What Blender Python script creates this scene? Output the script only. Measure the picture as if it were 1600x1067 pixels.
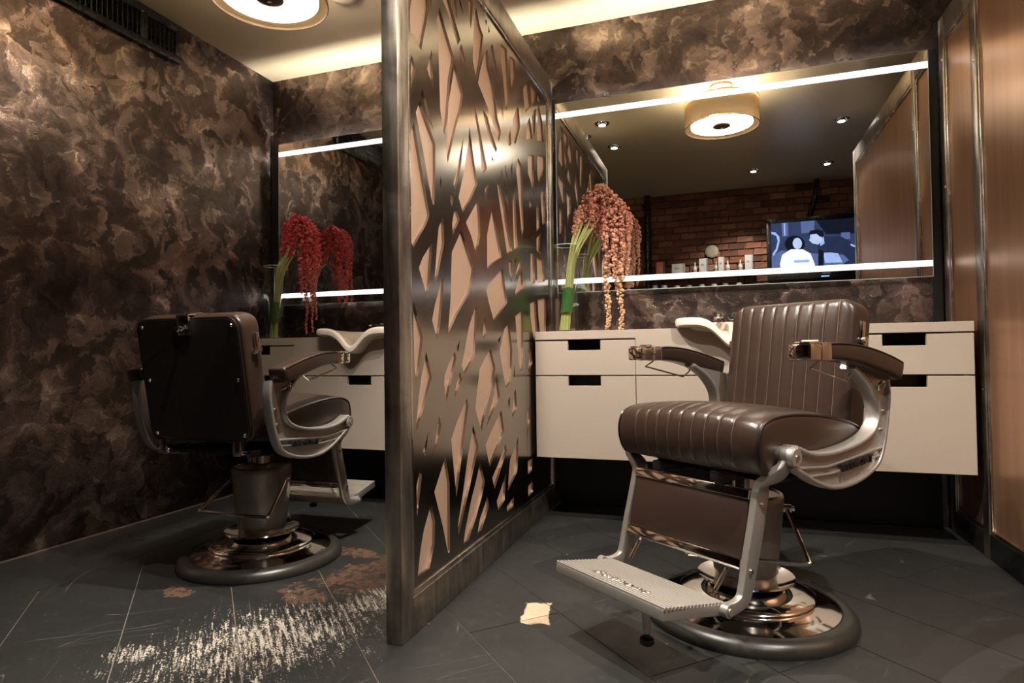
import bpy, bmesh, math, random
from mathutils import Vector, Matrix, Euler
random.seed(11)
for o in list(bpy.data.objects): bpy.data.objects.remove(o)
scn = bpy.context.scene
COL = scn.collection
PI = math.pi
# ------------------------------------------------------------------ camera
YAW, PITCH, ROLL, FPX = math.radians(18.7148), math.radians(1.184), math.radians(-0.7407), 970.98
F = Vector((-math.sin(YAW)*math.cos(PITCH), math.cos(YAW)*math.cos(PITCH), math.sin(PITCH)))
R0 = Vector((math.cos(YAW), math.sin(YAW), 0)); U0 = R0.cross(F)
R1 = math.cos(ROLL)*R0 + math.sin(ROLL)*U0; U1 = -math.sin(ROLL)*R0 + math.cos(ROLL)*U0
cd = bpy.data.cameras.new('camera'); cd.sensor_width = 36; cd.lens = FPX/1600*36; cd.clip_start = .02
co = bpy.data.objects.new('camera', cd); COL.objects.link(co)
mw = Matrix((R1, U1, -F)).transposed().to_4x4(); mw.translation = (0, 0, .75); co.matrix_world = mw
scn.camera = co
# ------------------------------------------------------------------ world, exposure
w = bpy.data.worlds.new('world'); scn.world = w; w.use_nodes = True
w.node_tree.nodes['Background'].inputs[0].default_value = (1, .8, .62, 1)
w.node_tree.nodes['Background'].inputs[1].default_value = .05
vs = scn.view_settings
vs.view_transform = 'Standard'; vs.look = 'None'; vs.gamma = 1; vs.exposure = 0.45; vs.use_curve_mapping = False
DRUM_W, SPOT_W, DISC_E, STRIP_E, LED_E, TV_E = 25.0, 76.0, 12.0, 1.3, 260.0, 0.9
WARM = (1, .84, .66)
# room sizes
XL, XR, YB, YF, ZC = -2.553, 2.3, 3.08, -.68, 2.42
YM = 3.045
# ------------------------------------------------------------------ material helper
class NT:
    def __init__(s, name):
        m = bpy.data.materials.new(name); m.use_nodes = True; s.m = m; s.t = m.node_tree; s.t.nodes.clear()
        s.out = s.t.nodes.new('ShaderNodeOutputMaterial')
    def n(s, typ, props=None, **ins):
        nd = s.t.nodes.new('ShaderNode'+typ)
        for k, v in (props or {}).items(): setattr(nd, k, v)
        for k, v in ins.items():
            key = int(k[1:]) if k[0] == 'i' and k[1:].isdigit() else k.replace('_', ' ')
            sock = nd.inputs[key]
            if isinstance(v, bpy.types.NodeSocket): s.t.links.new(v, sock)
            elif isinstance(v, bpy.types.Node): s.t.links.new(v.outputs[0], sock)
            else:
                if isinstance(v, tuple) and len(v) == 3 and sock.type == 'RGBA': v = (*v, 1)
                sock.default_value = v
        return nd
    def math(s, op, a, b=0.0, c=0.0, clamp=False):
        return s.n('Math', {'operation': op, 'use_clamp': clamp}, i0=a, i1=b, i2=c).outputs[0]
    def mix(s, fac, a, b, mode='MIX'):
        nd = s.n('MixRGB', {'blend_type': mode}, i0=fac, i1=a, i2=b); return nd.outputs[0]
    def ramp(s, fac, stops):
        nd = s.n('ValToRGB', i0=fac); cr = nd.color_ramp
        while len(cr.elements) < len(stops): cr.elements.new(.5)
        for e, (p, c) in zip(cr.elements, stops):
            e.position = p; e.color = (*c, 1) if len(c) == 3 else c
        return nd.outputs[0]
    def smooth(s, x, a, b):
        return s.n('MapRange', {'interpolation_type': 'SMOOTHSTEP'}, i0=x, i1=a, i2=b, i3=0.0, i4=1.0).outputs[0]
    def noise(s, vec, scale, detail=3, rough=.5, dist=0.0):
        nd = s.n('TexNoise', None, Scale=scale, Detail=detail, Roughness=rough, Distortion=dist)
        if vec is not None: s.t.links.new(vec, nd.inputs['Vector'])
        return nd.outputs[0]
    def pos(s): return s.n('NewGeometry').outputs['Position']
    def obj(s): return s.n('TexCoord').outputs['Object']
    def mapping(s, vec, scale=(1, 1, 1), rot=(0, 0, 0), loc=(0, 0, 0)):
        return s.n('Mapping', None, Vector=vec, Scale=scale, Rotation=rot, Location=loc).outputs[0]
    def aniso(s, vec, ang, sc, loc=(0, 0, 0)):
        v = s.n('VectorRotate', {'rotation_type': 'Z_AXIS'}, Vector=vec, Angle=-ang).outputs[0]
        return s.mapping(v, scale=sc, loc=loc)
    def bump(s, h, strength=.3, dist=.01):
        return s.n('Bump', None, Strength=strength, Distance=dist, Height=h).outputs[0]
    def bsdf(s, **k):
        b = s.n('BsdfPrincipled', None, **k); s.t.links.new(b.outputs[0], s.out.inputs[0]); return s.m
    def emit(s, col, strength):
        e = s.n('Emission', None, Color=col, Strength=strength); s.t.links.new(e.outputs[0], s.out.inputs[0]); return s.m

def plain(name, col, rough=.5, metal=0.0, var=.12, scale=40, **k):
    t = NT(name); nz = t.noise(t.obj(), scale, 3)
    c = t.mix(nz, tuple(x*(1-var) for x in col), tuple(min(1, x*(1+var)) for x in col))
    r = t.math('MULTIPLY_ADD', nz, .12, max(.02, rough-.06))
    return t.bsdf(Base_Color=c, Roughness=r, Metallic=metal, **k)

def make_plaster():
    t = NT('troweled_plaster'); p = t.pos()
    sx = t.n('SeparateXYZ', None, i0=p)
    u = t.math('ADD', sx.outputs[0], sx.outputs[1])
    v = t.n('CombineXYZ', None, i0=u, i1=sx.outputs[2], i2=0.0).outputs[0]
    wob = t.n('TexNoise', None, Vector=v, Scale=3.2, Detail=7.0, Roughness=.62).outputs[1]
    wv = t.n('VectorMath', {'operation': 'MULTIPLY_ADD'}, i0=wob, i1=(.35, .35, 0), i2=v).outputs[0]
    def layer(scale, off):
        vv = t.mapping(wv, loc=(off, off*.7, 0))
        vo = t.n('TexVoronoi', {'voronoi_dimensions': '2D'}, Vector=vv, Scale=scale, Randomness=1.0)
        cell = vo.outputs['Color']; cp = vo.outputs['Position']
        cs = t.n('SeparateColor', None, i0=cell)
        ang = t.math('MULTIPLY', cs.outputs[0], 6.283)
        d = t.n('VectorMath', {'operation': 'SUBTRACT'}, i0=vv, i1=cp).outputs[0]
        rt = t.n('VectorRotate', {'rotation_type': 'Z_AXIS'}, Vector=d, Angle=ang).outputs[0]
        rs = t.n('SeparateXYZ', None, i0=rt)
        grad = t.math('MULTIPLY_ADD', rs.outputs[0], scale*.75, .5, clamp=True)
        st = t.noise(t.mapping(rt, scale=(4, 40, 1)), 1.6, 5, .65, .4)
        return grad, st, cs.outputs[1]
    g1, s1, r1 = layer(6.5, 0); g2, s2, r2 = layer(15.0, 3.1)
    cloud = t.noise(v, 1.4, 5, .55, .3)
    mid = t.noise(wv, 5.5, 4, .55, .6)
    fine = t.noise(wv, 16, 5, .62, .3)
    def ridge(sc, dist, pw):
        n_ = t.noise(wv, sc, 2, .5, dist)
        return t.math('POWER', t.math('SUBTRACT', 1.0, t.math('ABSOLUTE', t.math('MULTIPLY_ADD', n_, 2.0, -1.0))), pw)
    rd = t.math('MULTIPLY', ridge(5.0, .6, 30.0), t.smooth(mid, .50, .66))
    a = t.math('MULTIPLY', t.math('POWER', g1, 1.8), .20); a = t.math('MULTIPLY_ADD', t.math('POWER', g2, 2.4), .16, a)
    a = t.math('MULTIPLY_ADD', s1, .30, a); a = t.math('MULTIPLY_ADD', s2, .20, a)
    a = t.math('MULTIPLY_ADD', cloud, .80, a); a = t.math('MULTIPLY_ADD', mid, .45, a); a = t.math('MULTIPLY_ADD', fine, .25, a)
    a = t.math('MULTIPLY_ADD', rd, .16, a)
    a = t.math('SUBTRACT', a, .66)
    col = t.ramp(a, [(.18, (.028, .021, .019)), (.42, (.096, .070, .060)), (.60, (.27, .20, .172)), (.82, (.74, .58, .50))])
    rough = t.math('MULTIPLY_ADD', a, -.14, .34)
    return t.bsdf(Base_Color=col, Roughness=rough, Metallic=.92, Normal=t.bump(t.math('MULTIPLY_ADD', s2, .3, a), .30, .015))

def make_floor():
    t = NT('worn_floor_paint'); p = t.pos()
    s = t.n('SeparateXYZ', None, i0=p); X, Y = s.outputs[0], s.outputs[1]
    n1 = t.noise(p, 3.0, 5, .6); n2 = t.noise(p, 26, 5, .65); n3 = t.noise(p, 130, 3, .7)
    oi = t.n('ObjectInfo').outputs['Random']
    base = t.mix(n1, (.0165, .0172, .0168), (.038, .0388, .0375))
    base = t.mix(t.math('MULTIPLY', oi, .35), base, (.03, .031, .03))
    base = t.mix(t.math('MULTIPLY', t.smooth(n2, .55, .75), .35), base, (.07, .07, .066))
    def blob(cx, cy, rx, ry, ang, edge=.5, amp=.9, nz=None):
        d = t.n('VectorMath', {'operation': 'SUBTRACT'}, i0=p, i1=(cx, cy, 0)).outputs[0]
        d = t.n('VectorRotate', {'rotation_type': 'Z_AXIS'}, Vector=d, Angle=ang).outputs[0]
        d = t.n('VectorMath', {'operation': 'DIVIDE'}, i0=d, i1=(rx, ry, 1)).outputs[0]
        q = t.n('SeparateXYZ', None, i0=d)
        r = t.math('SQRT', t.math('ADD', t.math('MULTIPLY', q.outputs[0], q.outputs[0]), t.math('MULTIPLY', q.outputs[1], q.outputs[1])))
        r = t.math('ADD', r, t.math('MULTIPLY_ADD', nz if nz is not None else n2, amp, -amp*.5))
        return t.math('SUBTRACT', 1.0, t.smooth(r, 1-edge, 1.0))
    def mx(*a):
        r = a[0]
        for b in a[1:]: r = t.math('MAXIMUM', r, b)
        return r
    # streaky flaking paint in front of the rear-view chair
    zone = mx(blob(-1.17, 1.36, .74, .50, math.radians(-56), .97, .8), blob(-1.02, 1.72, .55, .20, math.radians(-66), .95, .6), blob(-1.44, 1.20, .16, .12, 0, .9, .6))
    str_ = t.noise(t.aniso(p, math.radians(-46), (11, 95, 1)), 1.0, 5, .8)
    sp = t.noise(p, 150, 4, .8)
    mm = t.math('ADD', t.math('MULTIPLY', str_, .62), t.math('MULTIPLY', sp, .5))
    flake = t.smooth(t.math('MULTIPLY_ADD', zone, .20, mm), .745, .785)
    flake = t.math('MULTIPLY', flake, t.smooth(zone, .02, .2))
    nb = t.noise(p, 13, 6, .7, .5)
    brown = mx(blob(-1.20, 1.90, .22, .085, math.radians(-60), .10, 2.6, nb), blob(-1.27, 1.66, .10, .06, math.radians(20), .1, 2.8, nb),
               blob(-1.67, 1.56, .06, .04, .3, .1, 2.8, nb), blob(-1.33, 2.07, .12, .05, .3, .1, 2.4, nb), blob(-1.12, 1.78, .10, .05, -.9, .1, 2.6, nb))
    brown = t.math('MULTIPLY', brown, t.smooth(t.noise(p, 34, 6, .8), .44, .52))
    c = t.mix(brown, base, t.mix(n3, (.075, .038, .022), (.17, .088, .052)))
    c = t.mix(flake, c, t.mix(n3, (.40, .35, .29), (.70, .63, .54)))
    # the raw patch beside the divider, a scraped diamond
    d = t.n('VectorMath', {'operation': 'SUBTRACT'}, i0=p, i1=(-.525, 1.74, 0)).outputs[0]
    d = t.n('VectorRotate', {'rotation_type': 'Z_AXIS'}, Vector=d, Angle=math.radians(-12)).outputs[0]
    q = t.n('SeparateXYZ', None, i0=d)
    bx_ = t.math('MAXIMUM', t.math('DIVIDE', t.math('ABSOLUTE', q.outputs[0]), .040), t.math('DIVIDE', t.math('ABSOLUTE', q.outputs[1]), .075))
    bx_ = t.math('MULTIPLY_ADD', n2, .9, t.math('SUBTRACT', bx_, .45))
    raw = t.math('SUBTRACT', 1.0, t.smooth(bx_, .88, 1.0))
    fib = t.noise(t.aniso(p, .4, (30, 140, 1)), 1, 4, .7)
    c = t.mix(raw, c, t.mix(fib, (.30, .18, .10), (.85, .68, .50)))
    # scratches and specks
    def scr(ang, sc, th, off):
        vv = t.aniso(p, ang, (1.3, sc, 1), (off, off*2, 0))
        w_ = t.noise(vv, 1.0, 1, .3); w2 = t.noise(p, 2.3+off, 2)
        line = t.math('SUBTRACT', 1.0, t.smooth(t.math('ABSOLUTE', t.math('SUBTRACT', w_, .5)), 0.0, th))
        return t.math('MULTIPLY', line, t.smooth(w2, .57, .66))
    sc = mx(scr(.7, 11, .0035, .3), scr(2.2, 9, .003, 1.7), scr(1.2, 8, .0025, 2.9))
    c = t.mix(t.math('MULTIPLY', sc, .5), c, (.30, .28, .25))
    vo = t.n('TexVoronoi', None, Vector=p, Scale=9.0, Randomness=1.0)
    rc = t.n('SeparateColor', None, i0=vo.outputs['Color']).outputs[0]
    spk = t.math('MULTIPLY', t.math('SUBTRACT', 1.0, t.smooth(t.math('MULTIPLY_ADD', n3, .03, vo.outputs['Distance']), .035, .05)), t.smooth(rc, .55, .57))
    c = t.mix(t.math('MULTIPLY', spk, .8), c, (.5, .45, .38))
    rough = t.math('MULTIPLY_ADD', n2, .22, .27)
    rough = t.math('ADD', rough, t.math('MULTIPLY', mx(flake, brown, raw), .35))
    return t.bsdf(Base_Color=c, Roughness=rough, Normal=t.bump(t.math('ADD', n2, t.math('MULTIPLY', flake, .6)), .12, .006))

def make_steel(name, col, rough, streak=(3, 3, 60)):
    t = NT(name); p = t.pos()
    a = t.noise(t.mapping(p, scale=streak), 2.0, 4, .6); b = t.noise(p, 7, 5, .6, 1.2)
    k = t.math('MULTIPLY_ADD', a, .5, t.math('MULTIPLY', b, .5))
    c = t.ramp(k, [(.30, tuple(x*.42 for x in col)), (.5, col), (.72, tuple(min(1, x*1.55) for x in col))])
    return t.bsdf(Base_Color=c, Metallic=1.0, Roughness=t.math('MULTIPLY_ADD', k, .3, rough-.15), Normal=t.bump(a, .05, .002))

def make_copper():
    t = NT('satin_copper_panel'); p = t.pos()
    g = t.noise(t.mapping(p, scale=(14, 14, .8)), 1.3, 5, .6, .6); f = t.noise(t.mapping(p, scale=(180, 180, 3)), 1.0, 2)
    c = t.ramp(t.math('MULTIPLY_ADD', g, .75, t.math('MULTIPLY', f, .25)), [(.32, (.37, .20, .118)), (.52, (.43, .245, .15)), (.72, (.48, .285, .178))])
    return t.bsdf(Base_Color=c, Metallic=.68, Roughness=t.math('MULTIPLY_ADD', f, .08, .28))

def make_brick():
    t = NT('old_brick'); p = t.pos(); r = t.n('ObjectInfo').outputs['Random']
    v = t.noise(p, 5.3, 2); n = t.noise(p, 38, 5, .7)
    k = t.math('MULTIPLY_ADD', r, .45, t.math('MULTIPLY', v, .4)); k = t.math('MULTIPLY_ADD', n, .25, k)
    c = t.ramp(k, [(.25, (.055, .022, .014)), (.5, (.16, .058, .034)), (.75, (.27, .115, .07)), (.95, (.34, .22, .15))])
    return t.bsdf(Base_Color=c, Roughness=.85, Normal=t.bump(n, .5, .01))

def make_leather(name, col, rough=.36):
    t = NT(name); p = t.obj()
    n = t.n('TexVoronoi', None, Vector=p, Scale=420.0).outputs[0]; b = t.noise(p, 6, 4)
    c = t.mix(b, tuple(x*.8 for x in col), tuple(x*1.25 for x in col))
    return t.bsdf(Base_Color=c, Roughness=t.math('MULTIPLY_ADD', b, .12, rough-.06), Specular_IOR_Level=.55, Normal=t.bump(n, .12, .0015))

def make_glass(name, tint=(1, 1, 1), refl=.08):
    t = NT(name)
    tr = t.n('BsdfTransparent', None, Color=tint); gl = t.n('BsdfGlossy', None, Roughness=.02)
    lw = t.n('LayerWeight', None, Blend=.25)
    f = t.math('MULTIPLY_ADD', lw.outputs['Facing'], .35, refl)
    mx = t.n('MixShader', None, i0=f, i1=tr.outputs[0], i2=gl.outputs[0]); t.t.links.new(mx.outputs[0], t.out.inputs[0]); return t.m

def make_shade():
    t = NT('sheer_shade'); p = t.obj()
    tr = t.n('BsdfTransparent', None, Color=(1, .86, .66)); tl = t.n('BsdfTranslucent', None, Color=(.50, .38, .25)); df = t.n('BsdfDiffuse', None, Color=(.36, .27, .17))
    weave = t.noise(t.mapping(p, scale=(1, 1, 1)), 260, 2)
    m1 = t.n('MixShader', None, i0=.45, i1=tl.outputs[0], i2=df.outputs[0])
    m2 = t.n('MixShader', None, i0=t.math('MULTIPLY_ADD', weave, .15, .58), i1=tr.outputs[0], i2=m1.outputs[0]); t.t.links.new(m2.outputs[0], t.out.inputs[0]); return t.m

def make_tassel(name, c1, c2, c3):
    t = NT(name); p = t.pos(); s = t.n('SeparateXYZ', None, i0=p)
    n = t.noise(p, 60, 3); big = t.noise(p, 9, 2)
    h = t.smooth(s.outputs[2], .9, 1.42)
    c = t.mix(t.math('MULTIPLY_ADD', big, .5, t.math('MULTIPLY', h, .6), clamp=True), c1, c2)
    c = t.mix(t.smooth(n, .5, .72), c, c3)
    return t.bsdf(Base_Color=c, Roughness=.7)

M = {}
M['plaster'] = make_plaster(); M['floor'] = make_floor(); M['copper'] = make_copper(); M['brick'] = make_brick()
M['steel'] = make_steel('raw_steel_frame', (.40, .35, .30), .36, (28, 28, 3))
M['steel_bead'] = make_steel('steel_bead', (.55, .50, .45), .25, (60, 3, 3))
t = NT('dark_bronze_sheet'); nz = t.noise(t.mapping(t.pos(), scale=(2, 2, 90)), 2, 2)
M['sheet'] = t.bsdf(Base_Color=(.34, .295, .255), Metallic=1.0, Roughness=t.math('MULTIPLY_ADD', nz, .06, .17), Normal=t.bump(nz, .01, .001))
t = NT('tan_backing'); nz = t.noise(t.mapping(t.pos(), scale=(40, 40, 6)), 2, 3)
M['backing'] = t.bsdf(Base_Color=t.mix(nz, (.60, .40, .285), (.68, .46, .335)), Roughness=.42, Metallic=.25)
t = NT('ceiling_paint'); nz = t.noise(t.pos(), 4, 3)
M['ceiling'] = t.bsdf(Base_Color=t.mix(nz, (.43, .36, .235), (.46, .39, .255)), Roughness=.30)
M['cream'] = plain('cream_lacquer', (.40, .338, .283), .38, var=.03, scale=8)
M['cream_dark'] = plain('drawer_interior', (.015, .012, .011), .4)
M['ceramic'] = plain('white_ceramic', (.78, .70, .60), .12, var=.02)
M['black'] = plain('black_lacquer', (.008, .008, .008), .4)
M['rubber'] = plain('black_rubber', (.035, .033, .028), .33)
M['blackp'] = plain('black_plastic', (.012, .012, .013), .28)
M['chrome'] = plain('chrome', (.80, .78, .75), .07, 1.0, var=.02)
M['cast'] = plain('cast_aluminium', (.47, .445, .41), .40, .72, var=.08, scale=120)
M['column'] = plain('grey_enamel_column', (.30, .265, .235), .32, .6)
M['leather'] = make_leather('brown_leather', (.036, .0205, .015), .31)
M['leather_dk'] = make_leather('dark_piping', (.018, .012, .010), .3)
M['seam'] = plain('seam_thread', (.13, .085, .068), .5)
t = NT('black_backboard'); nz = t.noise(t.mapping(t.obj(), scale=(90, 6, 3)), 1.0, 3)
M['backboard'] = t.bsdf(Base_Color=t.mix(nz, (.008, .006, .005), (.022, .015, .012)), Roughness=.45)
t = NT('mirror_silver'); nz = t.noise(t.pos(), 1.0, 1)
M['mirror'] = t.bsdf(Base_Color=t.mix(nz, (.87, .88, .86), (.88, .89, .87)), Metallic=1.0, Roughness=0.0)
M['glass_edge'] = plain('glass_edge', (.55, .72, .66), .15)
M['strip'] = NT('frosted_light_strip').emit((1, .97, .93, 1), STRIP_E)
M['led'] = NT('led_tape').emit((1, .96, .90, 1), LED_E); M['led_low'] = NT('led_tape_dim').emit((1, .96, .93, 1), LED_E*.06)
M['disc'] = NT('lamp_diffuser').emit((1, .90, .74, 1), DISC_E)
M['inner'] = NT('lamp_inner_drum').emit((1, .88, .70, 1), .8)
M['bulb'] = NT('spot_bulb').emit((1, .95, .86, 1), 60)
M['shade'] = make_shade(); M['glass'] = make_glass('clear_glass', (.97, .985, .975))
M['bronze'] = plain('bronze_finial', (.16, .10, .07), .35, .6)
M['stem'] = plain('pale_green_stem', (.42, .44, .16), .5, var=.25, scale=30)
M['leafwrap'] = plain('green_leaf', (.035, .12, .03), .42, var=.25, scale=25)
M['tassel_red'] = make_tassel('red_tassel', (.50, .17, .13), (.55, .022, .04), (.68, .24, .17))
M['tassel_pink'] = make_tassel('pink_tan_tassel', (.56, .40, .22), (.50, .16, .12), (.66, .42, .30))
M['mortar'] = plain('mortar', (.13, .075, .052), .95, var=.4, scale=12)
M['wood'] = plain('oak_strip', (.12, .08, .055), .5)
M['seambase'] = plain('dusty_seam', (.19, .165, .14), .8, var=.5, scale=6)
M['dark_wall'] = plain('dark_painted_wall', (.10, .07, .055), .6)
M['white_fit'] = plain('white_plastic', (.7, .64, .5), .4, var=.03)
M['pale'] = plain('pale_disc', (.34, .30, .24), .7, var=.3, scale=20)
for k, c in dict(p_white=(.62, .60, .56), p_orange=(.62, .16, .08), p_dark=(.05, .045, .045), p_grey=(.36, .36, .36), p_blue=(.16, .24, .32), p_rose=(.42, .12, .16)).items():
    M[k] = plain('product_'+k[2:], c, .4, var=.05)
# ------------------------------------------------------------------ mesh helpers
def link(o, parent=None):
    COL.objects.link(o)
    if parent: o.parent = parent
    return o
def tag(o, label=None, cat=None, group=None, kind=None):
    if label: o['label'] = label
    if cat: o['category'] = cat
    if group: o['group'] = group
    if kind: o['kind'] = kind
    return o
def empty(name, loc=(0, 0, 0), rz=0, label=None, cat=None, group=None):
    o = bpy.data.objects.new(name, None); o.empty_display_size = .05; link(o); o.location = loc; o.rotation_euler = (0, 0, rz)
    return tag(o, label, cat, group)
def mk(name, bm, mats, parent=None, smooth=True, ang=35):
    bmesh.ops.recalc_face_normals(bm, faces=bm.faces)
    me = bpy.data.meshes.new(name)
    if smooth:
        ca = math.radians(ang)
        for f in bm.faces: f.smooth = True
        for e in bm.edges: e.smooth = len(e.link_faces) == 2 and e.calc_face_angle(0) < ca
    bm.to_mesh(me); bm.free()
    for m in (mats if isinstance(mats, (list, tuple)) else [mats]): me.materials.append(M[m] if isinstance(m, str) else m)
    return link(bpy.data.objects.new(name, me), parent)
def B(): return bmesh.new()
def box(bm, c, s, bev=0, rot=None, seg=2):
    r = bmesh.ops.create_cube(bm, size=1); vs = r['verts']
    bmesh.ops.scale(bm, vec=s, verts=vs)
    if bev:
        es = list({e for v in vs for e in v.link_edges})
        q = bmesh.ops.bevel(bm, geom=es, offset=bev, segments=seg, affect='EDGES', profile=.5)
        vs = list({v for f in q['faces'] for v in f.verts} | {v for v in vs if v.is_valid})
        comp = set(vs); st = list(vs)
        while st:
            v = st.pop()
            for e in v.link_edges:
                o = e.other_vert(v)
                if o not in comp: comp.add(o); st.append(o)
        vs = list(comp)
    if rot is not None: bmesh.ops.rotate(bm, cent=(0, 0, 0), matrix=rot, verts=vs)
    bmesh.ops.translate(bm, vec=c, verts=vs); return bm
def bx2(bm, a, b, bev=0):
    return box(bm, [(a[i]+b[i])/2 for i in range(3)], [abs(b[i]-a[i]) for i in range(3)], bev)
def loft(bm, rings, caps=True, loop=False, mat=0):
    vr = [[bm.verts.new(p) for p in r] for r in rings]; n = len(vr[0])
    pairs = list(zip(vr, vr[1:])) + ([(vr[-1], vr[0])] if loop else [])
    for a, b in pairs:
        for i in range(n):
            j = (i+1) % n; f = bm.faces.new((a[i], a[j], b[j], b[i])); f.material_index = mat
    if caps and not loop:
        for r in (vr[0], vr[-1]):
            try: bm.faces.new(r).material_index = mat
            except ValueError: pass
    return vr
def catmull(pts, k=6, closed=False):
    P = [Vector(p) for p in pts]; out = []; n = len(P)
    rng = range(n if closed else n-1)
    for i in rng:
        p0 = P[(i-1) % n] if (closed or i > 0) else P[0]; p1 = P[i]; p2 = P[(i+1) % n]; p3 = P[(i+2) % n] if (closed or i < n-2) else P[-1]
        for j in range(k):
            s = j/k; out.append(.5*((2*p1)+(p2-p0)*s+(2*p0-5*p1+4*p2-p3)*s*s+(3*p1-p0-3*p2+p3)*s**3))
    if not closed: out.append(P[-1])
    return out
def frames(P, closed=False, hint=None):
    n = len(P); T = []
    for i in range(n):
        a = P[(i-1) % n] if (closed or i) else P[0]; b = P[(i+1) % n] if (closed or i < n-1) else P[-1]
        T.append((b-a).normalized())
    if hint is not None:
        h = Vector(hint); res = []
        for tt in T:
            s = (h-tt*h.dot(tt)).normalized(); res.append((s, tt.cross(s)))
        return res
    u = T[0].orthogonal().normalized(); res = []
    for tt in T:
        u = (u-tt*u.dot(tt)).normalized(); res.append((u, tt.cross(u)))
    return res
def tube(bm, pts, r, sides=8, closed=False, caps=True, mat=0):
    P = [Vector(p) for p in pts]; fr = frames(P, closed); rings = []
    for i, p in enumerate(P):
        rr = r[i] if isinstance(r, (list, tuple)) else r; u, v = fr[i]
        rings.append([p+u*rr*math.cos(2*PI*k/sides)+v*rr*math.sin(2*PI*k/sides) for k in range(sides)])
    loft(bm, rings, caps, closed, mat); return bm
def sweep(bm, pts, sec, hint, closed=False, mat=0):
    """sec: list of (a,b) in (hint-side, other) axes, or function(i)->list"""
    P = [Vector(p) for p in pts]; fr = frames(P, closed, hint); rings = []
    for i, p in enumerate(P):
        u, v = fr[i]; s = sec(i) if callable(sec) else sec
        rings.append([p+u*a+v*b for a, b in s])
    loft(bm, rings, True, closed, mat); return bm
def rrect(w, h, r, k=4):
    out = []
    for cx, cy, a0 in ((w/2-r, h/2-r, 0), (-w/2+r, h/2-r, 90), (-w/2+r, -h/2+r, 180), (w/2-r, -h/2+r, 270)):
        for j in range(k+1):
            a = math.radians(a0+90*j/k); out.append((cx+r*math.cos(a), cy+r*math.sin(a)))
    return out
def lathe(bm, prof, seg=48, c=(0, 0, 0), closed=False, sy=1.0):
    rings = []
    for i in range(seg):
        a = 2*PI*i/seg; rings.append([Vector((c[0]+r*math.cos(a), c[1]+sy*r*math.sin(a), c[2]+z)) for r, z in prof])
    vr = [[bm.verts.new(p) for p in r] for r in rings]; m = len(prof)
    for i in range(seg):
        a, b = vr[i], vr[(i+1) % seg]
        for j in range(m if closed else m-1):
            jj = (j+1) % m
            bm.faces.new((a[j], b[j], b[jj], a[jj]))
    if not closed:
        for j in (0, m-1):
            if prof[j][0] > 1e-4: bm.faces.new([vr[i][j] for i in range(seg)])
    bmesh.ops.remove_doubles(bm, verts=bm.verts, dist=1e-5); return bm
def cyl(bm, a, b, r, seg=16): return tube(bm, [a, b], r, seg)
def prism(bm, poly, ax, lo, hi, bev=0, seg=2):
    """poly of 2D points in the plane normal to axis ax, extruded lo..hi"""
    def P(p, d):
        return {0: (d, p[0], p[1]), 1: (p[0], d, p[1]), 2: (p[0], p[1], d)}[ax]
    b2 = bmesh.new()
    va = [b2.verts.new(P(p, lo)) for p in poly]; vb = [b2.verts.new(P(p, hi)) for p in poly]; n = len(poly)
    fa = b2.faces.new(va); fb = b2.faces.new(vb)
    for i in range(n): b2.faces.new((va[i], va[(i+1) % n], vb[(i+1) % n], vb[i]))
    bmesh.ops.recalc_face_normals(b2, faces=b2.faces)
    if bev:
        bmesh.ops.bevel(b2, geom=list(set(fa.edges) | set(fb.edges)), offset=bev, segments=seg, affect='EDGES', profile=.5)
    me = bpy.data.meshes.new('tmp'); b2.to_mesh(me); b2.free(); bm.from_mesh(me); bpy.data.meshes.remove(me); return bm
def curve_sheet(outer, holes, thick):
    cu = bpy.data.curves.new('c', 'CURVE'); cu.dimensions = '2D'; cu.fill_mode = 'BOTH'; cu.extrude = thick/2
    for L in [outer]+holes:
        sp = cu.splines.new('POLY'); sp.points.add(len(L)-1); sp.use_cyclic_u = True
        for q, p in zip(sp.points, L): q.co = (p[0], p[1], 0, 1)
    o = bpy.data.objects.new('c', cu); COL.objects.link(o)
    dg = bpy.context.evaluated_depsgraph_get(); me = bpy.data.meshes.new_from_object(o.evaluated_get(dg))
    bpy.data.objects.remove(o); bpy.data.curves.remove(cu)
    bm = bmesh.new(); bm.from_mesh(me); bpy.data.meshes.remove(me); return bm
def text_bm(s, size, ext, shear=0.0, bev=0.0):
    cu = bpy.data.curves.new('t', 'FONT'); cu.body = s; cu.size = size; cu.extrude = ext; cu.shear = shear; cu.align_x = 'CENTER'; cu.align_y = 'CENTER'; cu.space_character = 1.15; cu.offset = bev
    o = bpy.data.objects.new('t', cu); COL.objects.link(o)
    dg = bpy.context.evaluated_depsgraph_get(); me = bpy.data.meshes.new_from_object(o.evaluated_get(dg))
    bpy.data.objects.remove(o); bpy.data.curves.remove(cu)
    bm = bmesh.new(); bm.from_mesh(me); bpy.data.meshes.remove(me); return bm
def clip(poly, nx, ny, d):
    out = []
    for i in range(len(poly)):
        a, b = poly[i], poly[(i+1) % len(poly)]; sa = a[0]*nx+a[1]*ny-d; sb = b[0]*nx+b[1]*ny-d
        if sa <= 0: out.append(a)
        if (sa < 0 < sb) or (sb < 0 < sa):
            k = sa/(sa-sb); out.append((a[0]+(b[0]-a[0])*k, a[1]+(b[1]-a[1])*k))
    return out
def struct(o): o['kind'] = 'structure'; return o
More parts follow.
